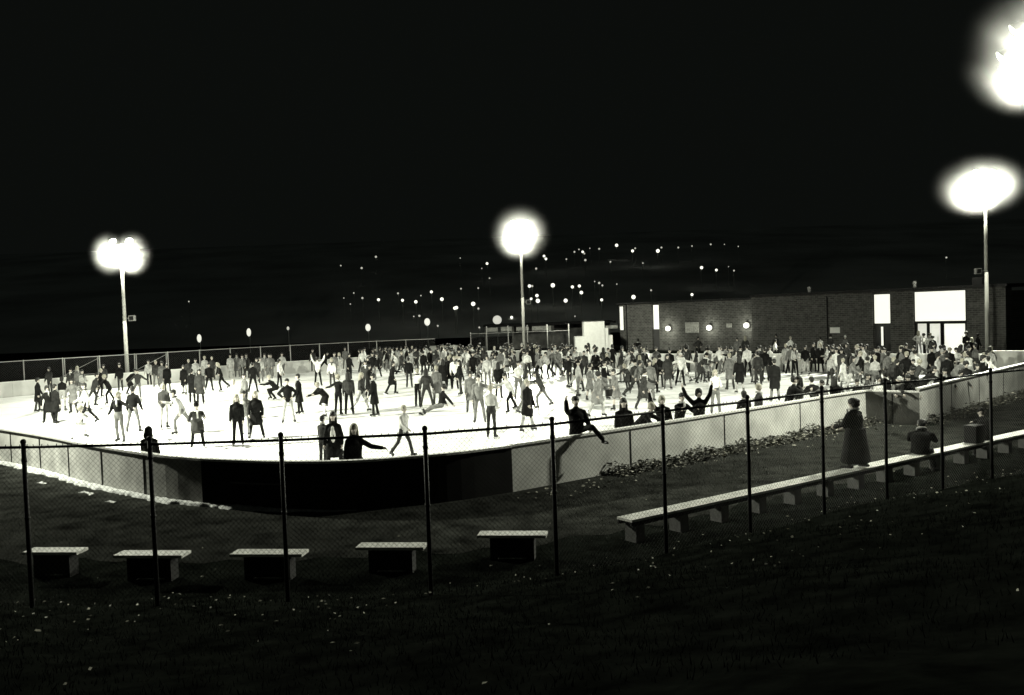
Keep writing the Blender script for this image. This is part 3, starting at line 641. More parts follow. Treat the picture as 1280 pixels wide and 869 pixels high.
def make_body(name, lean=4, twist=0, headp=0, heady=0, al=(8, 8, 12), ar=(8, 8, 12), ll=(4, 5, 4), lr=(-4, 5, 4), outfit='jacket', flare=True, fem=False, vox=.021, seat=None, bare=False):
    """angles in degrees: arms/legs are (forward, outward, bend[, forearm outward])"""
    mb = MB(); segs = []                                  # segs: p0, p1, radius, material slot (0 skin, 1 top, 2 legs)
    def cap(p0, p1, r0, r1, slot, sx=1.0, ax=None): capsule(mb, p0, p1, r0, r1, 12, sx, ax); segs.append((Vector(p0), Vector(p1), max(r0, r1) * .5 + min(r0, r1) * .5, slot))
    hip = Vector((0, 0, .93)); ln = R(lean); up = Vector((0, -math.sin(ln), math.cos(ln)))
    tw = Matrix.Rotation(R(twist), 3, up); sxv = tw @ Vector((1, 0, 0)); fw = sxv.cross(up) * -1
    fw = up.cross(sxv) * -1 if fw.y > 0 else fw
    sw = .165 if fem else .185
    chest = hip + up * .34; neck = hip + up * .53
    thick = 1.04 if outfit == 'shirt' else 1.18
    cap(hip - up * .02, hip + up * .12, .125, .115 * thick, 2 if outfit == 'shirt' else 1, 1.28, sxv)
    cap(hip + up * .12, chest, .11 * thick, .125 * thick, 1, 1.3, sxv)
    cap(chest, chest + up * .09, .125 * thick, .088, 1, 1.3, sxv)
    [cap(neck - up * .015, neck - up * .085 + sxv * (sw * .88 * q_), .056, .060, 1) for q_ in (1, -1)]
    cap(neck - up * .07, neck + up * .015, .085, .066, 1)
    hu = (Matrix.Rotation(R(headp * .6), 3, sxv) @ up); hu = (up * .45 + Vector((0, 0, 1)) * .55).normalized() if abs(headp) < 1 else (Matrix.Rotation(R(headp), 3, 'X') @ Vector((0, 0, 1))).normalized()
    cap(neck - up * .04, neck + (up * .3 + hu * .7) * .09, .058, .052, 0)
    hc = neck + up * .02 + hu * .175
    hy = Matrix.Rotation(R(heady), 3, hu); hx = hy @ (sxv - hu * sxv.dot(hu)).normalized(); hf = hx.cross(hu); 
    if hf.dot(fw) < 0 and abs(heady) < 80: hf = -hf
    HM = Matrix((hx, -hf, hu)).transposed()              # columns: x, back(+y), up
    mb.ball(hc, 1, 14, 10, sq=(.078, .098, .115), M=None) if False else None
    b2 = MB()
    def hb(c, r, sq): b2.ball((0, 0, 0), r, 14, 10, sq=sq); vs = [hc + HM @ (Vector(v) + Vector(c)) for v in b2.v]; mb.add(vs, b2.f); b2.v.clear(); b2.f.clear(); b2.m.clear()
    hb((0, .012, .02), 1, (.080, .098, .098)); hb((0, -.018, -.045), 1, (.060, .068, .075))
    hb((0, -.092, -.018), 1, (.016, .022, .028)); hb((.08, .012, -.01), 1, (.014, .022, .032)); hb((-.08, .012, -.01), 1, (.014, .022, .032))
    segs.append((hc - hu * .06, hc + hu * .04, .1, 0))
    hands = []
    for side, a in ((1, al), (-1, ar)):
        sh = neck - up * .10 + sxv * (side * sw * .95)
        fo = a[3] if len(a) > 3 else a[1] * .4
        u = tw @ bone(R(a[0] + lean * .5), R(a[1]), side); f = tw @ bone(R(a[0] + lean * .5 + a[2]), R(fo), side)
        el = sh + u * .285; wr = el + f * .245
        cap(sh, el, .060 * thick, .053 * thick, 1); cap(el, wr - f * .01, .053 * thick, .042 * thick, 1)
        cap(wr, wr + f * .075, .030, .036, 0, 1.25, fw); hands.append((wr, f, side))
    ank = []
    for side, a in ((1, ll), (-1, lr)):
        hj = hip + Vector((side * .088, 0, -.03)); t = bone(R(a[0]), R(a[1]), side); s = bone(R(a[0] - a[2]), R((a[3] if len(a) > 3 else a[1] * .8)), side)
        kn = hj + t * .43; an = kn + s * .41
        cap(hj, kn, .092, .064, 2); cap(kn, an - s * .0, .062, .060 if flare else .045, 2 if not bare else 0); ank.append((an, s, t, side))
        if outfit == 'coat':
            cap(hj, hj + t * .30, .115, .115, 1)
    def hem(p0, p1, r0, r1, slot, sx):
        p0, p1 = Vector(p0), Vector(p1); d = (p1 - p0).normalized(); x = (sxv - d * sxv.dot(d)).normalized(); y = d.cross(x); vs = []
        for p, r in ((p0, r0), (p1, r1)):
            for i in range(16): t = 2 * math.pi * i / 16; q = r * (1 + .05 * math.sin(t * 5 + 1)); vs.append(p + x * math.cos(t) * q * sx + y * math.sin(t) * q)
        mb.add(vs, [(i, (i + 1) % 16, 16 + (i + 1) % 16, 16 + i) for i in range(16)] + [tuple(range(15, -1, -1)), tuple(range(16, 32))]); segs.append((p0, p1, (r0 + r1) / 2, slot))
    if outfit == 'coat':
        m_ = (bone(R(ll[0]), R(0), 1) + bone(R(lr[0]), R(0), 1)).normalized(); hem(hip, hip + m_ * .46, .135, .20, 1, 1.2)
    if outfit == 'skirt':
        m_ = (bone(R(ll[0]), R(0), 1) + bone(R(lr[0]), R(0), 1)).normalized(); hem(hip, hip + m_ * .42, .12, .24, 2, 1.15)
    if outfit == 'longcoat':
        m_ = (bone(R(ll[0]), R(0), 1) + bone(R(lr[0]), R(0), 1)).normalized(); hem(hip + up * .05, hip + m_ * .86, .17, .27, 1, 1.1)
    # remesh into one skin
    me = mb.mesh(name + '_raw', [M_skin]); ob = bpy.data.objects.new(name + '_raw', me); C.objects.link(ob)
    md = ob.modifiers.new('r', 'REMESH'); md.mode = 'VOXEL'; md.voxel_size = vox
    sm = ob.modifiers.new('s', 'SMOOTH'); sm.iterations = 2; sm.factor = .5
    dg = bpy.context.evaluated_depsgraph_get(); ev = ob.evaluated_get(dg); m2 = bpy.data.meshes.new_from_object(ev)
    V = [v.co.copy() for v in m2.vertices]; F = [tuple(p.vertices) for p in m2.polygons]
    bpy.data.objects.remove(ob); bpy.data.meshes.remove(me); bpy.data.meshes.remove(m2)
    eyes = [hc + HM @ Vector((s * .031, -.088, .012)) for s in (1, -1)]; mouth = [hc + HM @ Vector((s * .013, -.082, -.066)) for s in (1, -1)]
    face_dir = HM @ Vector((0, -1, 0))
    out = MB(); out.v = [tuple(v) for v in V]; out.f = F
    for f in F:
        c = Vector((0, 0, 0))
        for i in f: c += V[i]
        c /= len(f); best = 1e9; slot = 0
        for p0, p1, r, sl in segs:
            d = p1 - p0; t = max(0, min(1, (c - p0).dot(d) / max(1e-9, d.length_squared))); q = (c - p0 - d * t).length - r
            if q < best: best, slot = q, sl
        if slot == 0:
            if min((c - e).length for e in eyes) < .015: slot = 3
            elif min((c - e).length for e in mouth) < .013: slot = 4
        out.m.append(slot)
    # fingers: four of unequal length and a thumb from the side of the palm, each bent twice
    for wr, f, side in hands:
        pn = (Vector((side, 0, 0)) - f * f.x * side); pn = pn.normalized() if pn.length > .2 else fw.copy()
        ac = f.cross(pn).normalized()
        for k, (o, L) in enumerate(((-.026, .062), (-.009, .074), (.009, .07), (.026, .055))):
            p = wr + f * .085 + ac * o; c1 = R(18 + 4 * k); c2 = R(48)
            q1 = p + (f * math.cos(c1) - pn * math.sin(c1)) * L * .55; q2 = q1 + (f * math.cos(c2) - pn * math.sin(c2)) * L * .5
            out.tube(p - f * .02, q1, .0095, .0085, 6); out.tube(q1, q2, .0085, .007, 6)
        sd = 1 if ac.dot(fw) > 0 else -1
        p = wr + f * .03 + ac * (.03 * sd); q1 = p + (f * .7 + ac * sd * .7) * .04; out.tube(p - ac * sd * .015, q1, .012, .010, 6); out.tube(q1, q1 + (f * .95 + ac * sd * .15) * .032, .010, .008, 6)
    # ground
    zs = [an.z - .155 * max(.55, -s.z) for an, s, t, sd in ank] + [hip.z - .13]
    if seat is not None: dz = -(hip.z - .12)
    else: dz = -min(zs)
    out.v = [(x, y, z + dz) for x, y, z in out.v]
    me = out.mesh(name, [M_skin, MATS['cloth_K'], MATS['cloth_D'], M_eye, M_lip], True)
    DZ = Vector((0, 0, dz))
    H4 = Matrix.Translation(hc + DZ) @ HM.to_4x4()
    boots = []
    for an, s, t, sd in ank:
        z = (-s * .75 + Vector((0, 0, .45 if s.z < -.5 else 0))).normalized(); fwd = Vector((sd * .22, -1, 0)); fwd = (fwd - z * fwd.dot(z)); fwd = fwd.normalized() if fwd.length > .1 else Vector((0, 0, 1)); x = fwd.cross(z)
        if seat == 'over': pass
        boots.append(Matrix.Translation(an + DZ) @ Matrix((x, -fwd, z)).transposed().to_4x4())
    hs = [(wr + f * .1 + DZ) for wr, f, sd in hands]
    return dict(mesh=me, head=H4, boots=boots, hands=hs, top=(hc + DZ).z + .12)

# hair, hats and skates shared by everybody
def hair_mesh(kind):
    a = MB()
    if kind == 'short': a.ball((0, .022, .042), 1, 16, 12, sq=(.092, .106, .095)); a.ball((0, .05, -.01), 1, 12, 8, sq=(.082, .07, .08))
    elif kind == 'long':
        a.ball((0, .022, .042), 1, 16, 12, sq=(.095, .108, .096)); capsule(a, (0, .06, .02), (0, .095, -.22), .085, .075, 12, 1.25)
        capsule(a, (.075, .03, 0), (.085, .03, -.19), .03, .035); capsule(a, (-.075, .03, 0), (-.085, .03, -.19), .03, .035)
    elif kind == 'bob': a.ball((0, .022, .036), 1, 16, 12, sq=(.104, .115, .105)); a.ball((0, .05, -.04), 1, 12, 8, sq=(.105, .075, .09))
    elif kind == 'curly':
        a.ball((0, .025, .045), 1, 18, 12, sq=(.122, .128, .115))
    elif kind == 'beanie':
        a.ball((0, .015, .055), 1, 16, 12, sq=(.093, .108, .10)); capsule(a, (0, .015, .045), (0, .015, .062), .104, .104, 16, .86, Vector((1, 0, 0))); a.ball((0, .02, .17), .032, 10, 6)
    elif kind == 'hood':
        a.ball((0, .035, .02), 1, 16, 12, sq=(.112, .112, .135)); capsule(a, (0, .05, -.05), (0, .06, -.13), .10, .12, 12, 1.2)
    elif kind == 'cap':
        a.ball((0, .012, .06), 1, 16, 10, sq=(.092, .106, .075)); a.box((-.07, -.17, .045), (.07, -.07, .06)); a.ball((0, .04, 0), 1, 12, 8, sq=(.084, .078, .07))
    rn = random.Random(kind)
    if kind in ('short', 'long', 'bob', 'curly'):
        am = .012 if kind == 'curly' else .005
        a.v = [(x + rn.uniform(-am, am), y + rn.uniform(-am, am), z + rn.uniform(-am, am)) for x, y, z in a.v]
    return a.mesh('hair_' + kind, [M_hairK], True)
HAIR = {k: hair_mesh(k) for k in ('short', 'long', 'bob', 'curly', 'beanie', 'hood', 'cap')}
def skate_mesh():
    a = MB(); capsule(a, (0, 0, .09), (0, .005, -.02), .058, .05, 10); capsule(a, (0, .045, -.048), (0, -.135, -.055), .042, .034, 10, 1.0)
    a.box((-.035, -.03, -.105), (.035, .07, -.088)); a.box((-.03, -.165, -.105), (.03, -.06, -.088))
    a.box((-.0035, -.20, -.152), (.0035, .11, -.128), 1); a.box((-.003, .02, -.13), (.003, .05, -.1), 1); a.box((-.003, -.13, -.13), (.003, -.10, -.1), 1)
    return a.mesh('skate', [M_bootK, M_blade_s], True)
SK = skate_mesh()
def shoe_mesh():
    a = MB(); capsule(a, (0, 0, .05), (0, .005, -.04), .05, .046, 10); capsule(a, (0, .04, -.10), (0, -.15, -.11), .044, .036, 10); capsule(a, (0, 0, -.03), (0, 0, -.1), .045, .045)
    return a.mesh('shoe', [M_bootK], True)
SH = shoe_mesh()
def scarf_mesh():
    a = MB(); n, k = 14, 6; vs = []
    for i in range(n):
        t = 2 * math.pi * i / n
        for j in range(k):
            u = 2 * math.pi * j / k; r = .078 + .024 * math.cos(u); vs.append((math.cos(t) * r, math.sin(t) * r, .03 * math.sin(u) + .006 * math.sin(3 * t)))
    a.add(vs, [(i * k + j, ((i + 1) % n) * k + j, ((i + 1) % n) * k + (j + 1) % k, i * k + (j + 1) % k) for i in range(n) for j in range(k)])
    a.box((.0, -.135, -.26), (.055, -.115, .0)); return a.mesh('scarf', [MATS['cloth_L']], True)
SCARF = scarf_mesh(); rs2 = random.Random(3)

A = {}
def arch(n, desc, **k): A[n] = make_body(n, **k); A[n]['desc'] = desc; A[n]['outfit'] = {'jacket': 'jacket', 'coat': 'coat', 'longcoat': 'long coat', 'skirt': 'top and skirt', 'shirt': 'sweater'}[k.get('outfit', 'jacket')]
arch('stand', 'standing upright')
arch('stand_f', 'standing with bent arms', fem=True, al=(15, 10, 80, -20), ar=(10, 8, 60, -15), outfit='shirt')
arch('stand_coat', 'standing upright', outfit='coat', al=(5, 10, 20), ar=(0, 8, 10))
arch('wide', 'standing with feet apart', ll=(2, 15, 4), lr=(-4, 15, 6), al=(0, 18, 15), ar=(0, 18, 20))
arch('wide_coat', 'standing with feet apart', outfit='coat', ll=(4, 13, 6), lr=(-4, 12, 6), al=(-5, 16, 25, 2), ar=(8, 14, 30, 0))
arch('walk', 'stepping forward', lean=8, ll=(24, 5, 12), lr=(-18, 5, 22), al=(-20, 12, 20), ar=(25, 12, 30))
arch('walk_coat', 'stepping forward', outfit='coat', lean=8, ll=(20, 4, 12), lr=(-16, 4, 20), al=(-18, 14, 20), ar=(22, 12, 40))
arch('glide', 'gliding with arms out', lean=18, ll=(18, 3, 28), lr=(-32, 12, 14), al=(10, 48, 10, 55), ar=(-10, 42, 10, 50))
arch('stride', 'pushing off in a long stride', lean=28, ll=(38, 4, 40), lr=(-28, 26, 8), al=(-40, 18, 20), ar=(45, 20, 45, 0))
arch('lean', 'bending forward', lean=48, headp=12, ll=(30, 7, 34), lr=(8, 9, 30), al=(40, 14, 20), ar=(20, 18, 35), outfit='coat')
arch('arms_out', 'balancing with both arms out', ll=(6, 8, 12), lr=(-6, 10, 12), al=(0, 72, 0, 78), ar=(5, 62, 5, 70), lean=8)
arch('point', 'holding one arm out sideways', al=(20, 74, 0, 84), ar=(0, 10, 20), ll=(2, 8, 4), lr=(-4, 8, 4))
arch('arms_up', 'raising both arms', al=(0, 148, 0, 168), ar=(0, 138, 0, 160), ll=(0, 8, 4), lr=(2, 8, 4))
arch('wave', 'waving one arm', ar=(10, 150, 0, 172), al=(8, 14, 40, 4))
arch('hips', 'standing hands on hips', al=(-20, 42, 60, -38), ar=(-20, 42, 60, -38), ll=(2, 11, 4), lr=(-2, 10, 4))
arch('girl_skirt', 'skating in a skirt', fem=True, outfit='skirt', lean=10, ll=(18, 4, 14), lr=(-24, 9, 14), al=(5, 40, 20, 45), ar=(-5, 36, 15, 40), bare=True, flare=False)
arch('girl_stand', 'standing in a skirt', fem=True, outfit='skirt', ll=(4, 4, 4), lr=(-4, 5, 6), bare=True, flare=False, al=(5, 14, 20), ar=(10, 12, 70, -10))
arch('crouch', 'crouching low', lean=42, headp=8, ll=(85, 12, 108), lr=(68, 14, 100), al=(45, 16, 30), ar=(40, 16, 30))
arch('fallen', 'sitting on the ice after a fall', lean=-12, ll=(82, 14, 12), lr=(80, 20, 30), al=(-30, 24, 0), ar=(-25, 26, 0))
arch('turn', 'turning with bent knees', lean=14, twist=28, ll=(24, 10, 34), lr=(-4, 14, 22), al=(30, 30, 40), ar=(-15, 30, 30), outfit='coat')
arch('hug', 'reaching an arm round a partner', al=(20, 62, 20, 70), ar=(10, 14, 50, -10), ll=(6, 8, 6), lr=(-8, 7, 10), outfit='shirt')
arch('elbows', 'leaning on the wall', lean=22, al=(42, 22, 62, 0), ar=(42, 22, 62, 0), ll=(0, 6, 2), lr=(-6, 6, 4), headp=4)
arch('over', 'hanging arms over the wall', lean=34, headp=14, al=(30, 16, 5), ar=(36, 20, 8), ll=(0, 6, 2), lr=(-6, 6, 4), outfit='coat')
arch('armout_girl', 'holding one arm straight out', fem=True, outfit='coat', al=(15, 58, 18, 78), ar=(5, 12, 15), ll=(2, 5, 2), lr=(0, 6, 2), vox=.018)
arch('open_coat', 'facing the near fence', fem=True, outfit='coat', al=(0, 16, 20, 4), ar=(0, 16, 20, 4), ll=(0, 11, 2), lr=(0, 11, 2), vox=.018)
arch('suit_sit', 'sitting astride the wall and waving', lean=-2, ar=(112, 22, 62, 4), al=(14, 16, 40, -4), ll=(108, 22, 112, 36), lr=(0, 8, 6), seat='sit', vox=.018)
arch('bench_sit', 'sitting hunched', outfit='jacket', lean=40, headp=44, al=(34, 10, 50, -8), ar=(32, 10, 52, -8), ll=(82, 8, 86), lr=(84, 8, 84), seat='sit', vox=.018)
arch('long_coat', 'standing tall', fem=True, outfit='longcoat', al=(16, 8, 50, -16), ar=(14, 8, 40, -14), ll=(6, 4, 4), lr=(-4, 5, 4), vox=.018)

TW = {'K': 'black', 'D': 'charcoal', 'M': 'grey', 'L': 'pale grey', 'W': 'white'}
PEOPLE = []
def put(kind, X, Y, rot, top, leg, hair=None, hc='K', boot='K', sc_=1.0, z=0.004, label=None, place='', group='skaters on the ice', cat='person', detail=None, role='skater', shoes=False):
    a = A[kind]; o = bpy.data.objects.new('person', a['mesh']); C.objects.link(o)
    o.location = (X, Y, z); o.rotation_euler = (0, 0, rot); o.scale = (sc_, sc_, sc_)
    for i, t in ((1, top), (2, leg)): o.material_slots[i].link = 'OBJECT'; o.material_slots[i].material = MATS['cloth_' + t]
    hair = hair or random.choice(['short', 'short', 'bob', 'long', 'beanie', 'curly'])
    hm = M_hairL if hc == 'L' else M_hairK
    if hair in ('beanie', 'hood', 'cap'): hm = MATS['cloth_' + (hc if hc in TONE else 'K')]
    h = bpy.data.objects.new({'beanie': 'knitted_hat', 'hood': 'hood', 'cap': 'cap'}.get(hair, 'hair'), HAIR[hair]); C.objects.link(h); h.parent = o; h.matrix_local = a['head']
    h.material_slots[0].link = 'OBJECT'; h.material_slots[0].material = hm
    rv = rs2.random()
    if rv < .34 and kind != 'open_coat':
        c = bpy.data.objects.new('scarf', SCARF); C.objects.link(c); c.parent = o; c.matrix_local = a['head'] @ Matrix.Translation((0, .02, -.155))
        c.material_slots[0].link = 'OBJECT'; c.material_slots[0].material = MATS['cloth_' + ('W' if top in 'KD' and rv < .14 else 'L' if top in 'KDM' else 'D')]
    if detail or (detail is None and math.hypot(X, Y) < 64):
        for b in a['boots']:
            s = bpy.data.objects.new('shoe' if shoes else 'skate', SH if shoes else SK); C.objects.link(s); s.parent = o; s.matrix_local = b
            s.material_slots[0].link = 'OBJECT'; s.material_slots[0].material = M_bootW if boot == 'W' else M_bootK
    PEOPLE.append(dict(o=o, kind=kind, top=top, leg=leg, hair=hair, hc=hc, X=X, Y=Y, label=label, role=role, place=place, group=group, cat=cat, h=sc_))
    o['category'] = cat; o['group'] = group
    return o
taken = []
def free(x, y, r=.5):
    return all((x - a) ** 2 + (y - b) ** 2 > r * r for a, b in taken)
def P(x, y, kind, tl, hair=None, rot=None, s=None, hc=None, head=False, label=None, boot='K'):
    """a skater whose feet (or head) are seen at that point of the photograph, standing on the ice"""
    a = A[kind]; s = s or random.uniform(.95, 1.03)
    q = g(x, y, a['top'] * s if head else 0.0)
    X, Y = q.x, q.y; k = 0
    while (not inside(X, Y) or edge_dist(X, Y) < .42) and k < 60:
        f = 1.012 if Y < 45 else .985
        X *= f; Y *= f; k += 1
    if head and k:                                       # keep the head where it is seen
        hh = EYE + ray(x, y).z / ray(x, y).y * Y; s = max(.72, min(1.08, hh / a['top']))
    k = 0
    while not free(X, Y, .42) and k < 12: X *= 1.01; Y *= 1.01; k += 1
    taken.append((X, Y))
    rot = random.uniform(-math.pi, math.pi) if rot is None else R(rot)
    return put(kind, X, Y, rot, tl[0], tl[1], hair, hc or random.choice('KKKKL'), boot, s, label=label)
# rot 0 faces the viewer, 90 faces right, 180 away, -90 left
L1 = [
 (62,529,'turn','KK','bob',20),(70,530,'stand_coat','KK','short',160),(48,515,'stand_coat','KD','bob',90),(63,494,'stand','DD','bob',0),(79,514,'stand_f','KL','bob',180),(90,496,'stand','DM','beanie',0),(98,493,'stand_coat','MM','long',30),
 (93,517,'turn','MD','long',10),(104,501,'stand_f','LM','short',60),(110,531,'walk','LK','short',-60),(118,508,'glide','DD','short',120),(126,497,'arms_out','KK','bob',100),(131,489,'stand','DD','short',0),(138,505,'stride','KK','curly',-40),(151,491,'stand','KD','short',0),
 (161,493,'lean','KK','short',120),(173,498,'glide','DM','short',20),(187,483,'stand','LK','short',0),(196,486,'stand','DM','short',20),(204,488,'stand_coat','MM','bob',0),(96,549,'crouch','WW','curly',60),(150,554,'hug','KM','long',0),(168,541,'wide','KM','short',170),
 (206,536,'stand','DL','short',180),(229,543,'stride','LM','short',-70),(248,559,'lean','DK','beanie',30),(210,490,'stand_coat','KD','short',0),(231,493,'stand_coat','KL','long',-20),(237,481,'stand','DD','short',0),(246,482,'stand','LM','short',0),(241,504,'stand_coat','KK','short',180),(251,506,'stand_coat','DK','long',0),
 (262,489,'walk','KK','short',30),(266,475,'stand','DD','short',0),(257,475,'stand','LL','bob',0),(277,489,'glide','KK','long',-70),(289,474,'stand_coat','LL','beanie',0),(297,473,'stand_coat','MM','bob',0),(304,474,'stand','MD','short',0),(309,473,'stand_coat','DD','short',0),
 (317,491,'wide','KK','short',180),(322,481,'stand','DD','short',0),(326,479,'stand','LM','short',40),(332,473,'stand_coat','MM','bob',0),(340,472,'walk','MM','short',0),(294,526,'stand_f','WW','short',10),(308,514,'stand','MD','short',-40),(298,557,'stand','KK','long',10),(307,549,'walk','LL','short',20),
 (321,549,'wide_coat','KK','long',20),(346,500,'crouch','KK','short',-100),(350,485,'stand','WK','bob',90),(338,475,'stand','MM','short',0),(354,471,'walk','LM','short',0),(361,529,'hips','KL','short',10),(375,518,'stand_coat','KK','short',-80),(392,466,'stand','DD','short',0),
 (398,483,'arms_up','WK','short',170),(406,466,'stride','KK','short',80),(408,521,'lean','KW','short',-50,'L'),(419,474,'stand','MM','short',0),(425,471,'stand_f','LL','long',0),(432,463,'stand','MM','short',20),(437,476,'stand_coat','KK','long',60),(416,485,'stand','WD','bob',0),
 (424,519,'hug','KK','curly',170),(437,519,'stand','DK','long',185),(452,515,'walk','DL','long',60),(458,492,'stand','DD','short',0),(461,481,'stand','KK','long',0),(467,476,'stand','KM','short',0),(472,473,'wide','KK','short',0),(469,521,'stand_coat','KK','short',-100),(462,500,'wide_coat','KK','long',60),
 (490,493,'turn','KK','short',60),(483,463,'stand','DD','short',0),(488,462,'stand_f','MM','long',0),(497,461,'stand','LL','short',0),(502,471,'walk','DD','short',60),(512,485,'stand','KD','short',180),(521,465,'stand_coat','DM','short',0),(516,460,'stand','MM','short',0),(508,459,'stand','WL','short',0),
 (530,471,'stand','KK','short',180),(538,466,'stand','KM','curly',160),(523,509,'stand_f','WK','short',150),(534,510,'wide','DD','long',180),(547,506,'stand_coat','MD','short',200),(546,488,'glide','ML','long',60),(555,488,'stand_coat','KK','long',180),(562,486,'stand_coat','KK','short',160),(569,487,'stand','WK','short',0),(576,494,'stand','KD','long',-70),
 (589,516,'stand_coat','MM','bob',0),(600,529,'point','MM','short',0),(615,548,'stand_f','LD','short',170,'L'),(624,499,'stand','KD','long',170),(552,519,'fallen','KM','curly',-60),(640,516,'stride','LK','short',-70),(656,516,'turn','MM','long',60),(649,500,'stand_f','WM','short',20),(592,476,'stand','KK','short',0),(610,485,'stand','LM','bob',0),
 (660,476,'stand_f','WD','bob',0),(679,511,'stride','DM','long',-100),(660,540,'wide_coat','KL','short',60,'L'),(722,488,'glide','DL','short',80),(731,475,'stand','DD','short',0),(745,473,'wide_coat','KK','curly',0),(760,471,'walk','MM','short',60),(747,521,'turn','ML','curly',40),(771,513,'girl_skirt','MM','short',-80),(796,500,'glide','MD','bob',60),(805,512,'turn','DD','curly',30),(813,502,'stand_coat','MM','long',0),
 (851,483,'arms_out','WK','cap',0,'W'),(913,488,'stand_coat','MD','short',180),(925,492,'stand_coat','KL','long',180),(835,487,'stand_coat','DM','long',0),(875,479,'lean','DD','beanie',50),(886,471,'stand_coat','WL','short',180),(901,468,'walk','WM','short',-60),(895,519,'stand_f','WM','long',0),(838,476,'stand','KK','short',0),(821,470,'stand','MD','short',0),
 (969,502,'stand_coat','KM','short',180),(983,466,'stand_coat','LK','short',180),(994,473,'stand_f','LK','long',0),(1007,469,'walk','KL','long',-20),(1017,466,'stand_coat','KK','short',20),(1026,466,'stand_coat','KK','long',-20),(1052,471,'turn','KL','long',-60),(1065,493,'walk','ML','long',60),(1076,472,'glide','DM','short',-100),(957,478,'stand','KD','short',180),(948,482,'stand','DD','short',160),(935,472,'stand','WK','short',180),
]
for t in L1:
    x, y, kd, tl, hr, rt = t[:6]; P(x, y, kd, tl, hr, rt + random.uniform(-12, 12), hc=(t[6] if len(t) > 6 else None))
# by the near wall, their heads where the photograph shows them
P(416, 515, 'open_coat', 'KK', 'long', 0, head=True, label='long-haired person in open dark coat behind the black wall, white front showing')
P(402, 520, 'stand', 'DD', 'short', 150, s=.80, head=True, label='person half hidden behind the long-haired person in the open dark coat')
P(442, 530, 'armout_girl', 'KK', 'long', 10, head=True, label='girl with long black hair and black coat holding one arm out over the black wall')
P(505, 572, 'walk', 'LD', 'short', 60, s=.88, label='slim child in pale top and dark trousers stepping along just behind the black wall')
P(185, 534, 'stand', 'KK', 'hood', 180, head=True, label='hooded onlooker in black seen above the leftmost fence post')
W1 = [(779,498,'stand_coat','KK','long',0,'long-haired girl in black just right of the waving man on the wall'),(796,503,'lean','KD','short',60,'dark figure bending toward the wall between the long-haired girl and the waving boy'),(827,495,'wave','KK','bob',0,'dark-jacketed boy waving one raised arm behind the pale wall'),(848,491,'elbows','KK','short',20,'dark-jacketed onlooker leaning on the pale wall beside the boy with both arms up'),
 (873,486,'arms_up','KK','bob',0,'onlooker in black raising both arms high behind the pale wall'),(930,489,'stand_coat','KK','bob',180,'broad onlooker in black with a round head of hair, back to the pale wall'),(947,480,'stand_coat','DD','short',90,'onlooker in charcoal beside the broad round-haired onlooker in black'),(985,471,'elbows','KK','short',100,'black-clad onlooker at the pale wall, first of the huddle left of the gate'),
 (999,470,'stand_coat','DD','long',-90,'charcoal-clad onlooker talking with the black-clad one at the pale wall'),(1018,472,'over','KK','short',180,'black-clad onlooker bending with back to the pale wall left of the gate'),(1032,475,'elbows','ML','short',-60,'onlooker in grey with pale trousers at the pale wall left of the gate'),(1043,471,'stand_coat','KD','long',120,'long-haired onlooker in black near the pale wall corner by the gate'),
 (1070,474,'turn','KK','short',0,'dark figure turning just behind the pale wall corner'),(1083,468,'stand_coat','DD','short',60,'charcoal figure directly above the corner where the dull gate starts'),(1098,470,'stand_f','WD','curly',0,'white-topped onlooker behind the left half of the dull gate'),(1106,465,'stand','KD','short',180,'black-jacketed onlooker behind the middle of the dull gate'),
 (1118,470,'lean','MK','cap',0,'bending figure in grey behind the dull gate'),(1130,468,'over','KM','short',0,'dark figure slumped over the dull gate near its right end'),(1141,460,'stand_coat','KD','short',-60,'tall black-coated figure where the gate meets the taller pale wall'),(1152,458,'lean','KL','short',70,'dark figure bending by the left end of the taller pale wall'),
 (1176,460,'over','KD','short',0,'first dark figure hanging arms over the taller pale wall'),(1195,462,'over','DK','bob',10,'second figure hanging over the taller pale wall, hands down its face'),(1207,452,'stand_coat','KD','curly',0,'black-coated figure standing at the taller pale wall past the two leaners'),(1228,444,'wide_coat','KK','bob',20,'broad black-coated figure at the right end of the taller pale wall'),(1219,455,'elbows','DM','short',0,'charcoal figure leaning on the taller pale wall near its right end')]
for x, y, kd, tl, hr, rt, lbl in W1: P(x, y, kd, tl, hr, rt, head=True, label=lbl)
for p_ in PEOPLE:
    if p_['kind'] == 'open_coat':
        a = MB(); a.ball((0, -.135, 1.22), 1, 12, 10, sq=(.075, .05, .24)); a.build('blouse', MATS['cloth_W'], p_['o'], True)
# man sitting on the wall, waving
wq = near_pale[1]; 
wp = g(728, 548, 1.15)
bestp = min((near_pale[i].lerp(near_pale[i + 1], k / 40) for i in range(len(near_pale) - 1) for k in range(41)), key=lambda p: abs(p.x / p.y - wp.x / wp.y))
put('suit_sit', bestp.x - .10, bestp.y + .14, R(12), 'K', 'K', 'short', 'K', 'K', .98, z=1.155, label='man in black suit sitting astride the pale wall, waving one raised hand', group='onlookers at the wall', role='man', detail=True, shoes=True).scale = (1.12, 1.1, .98)
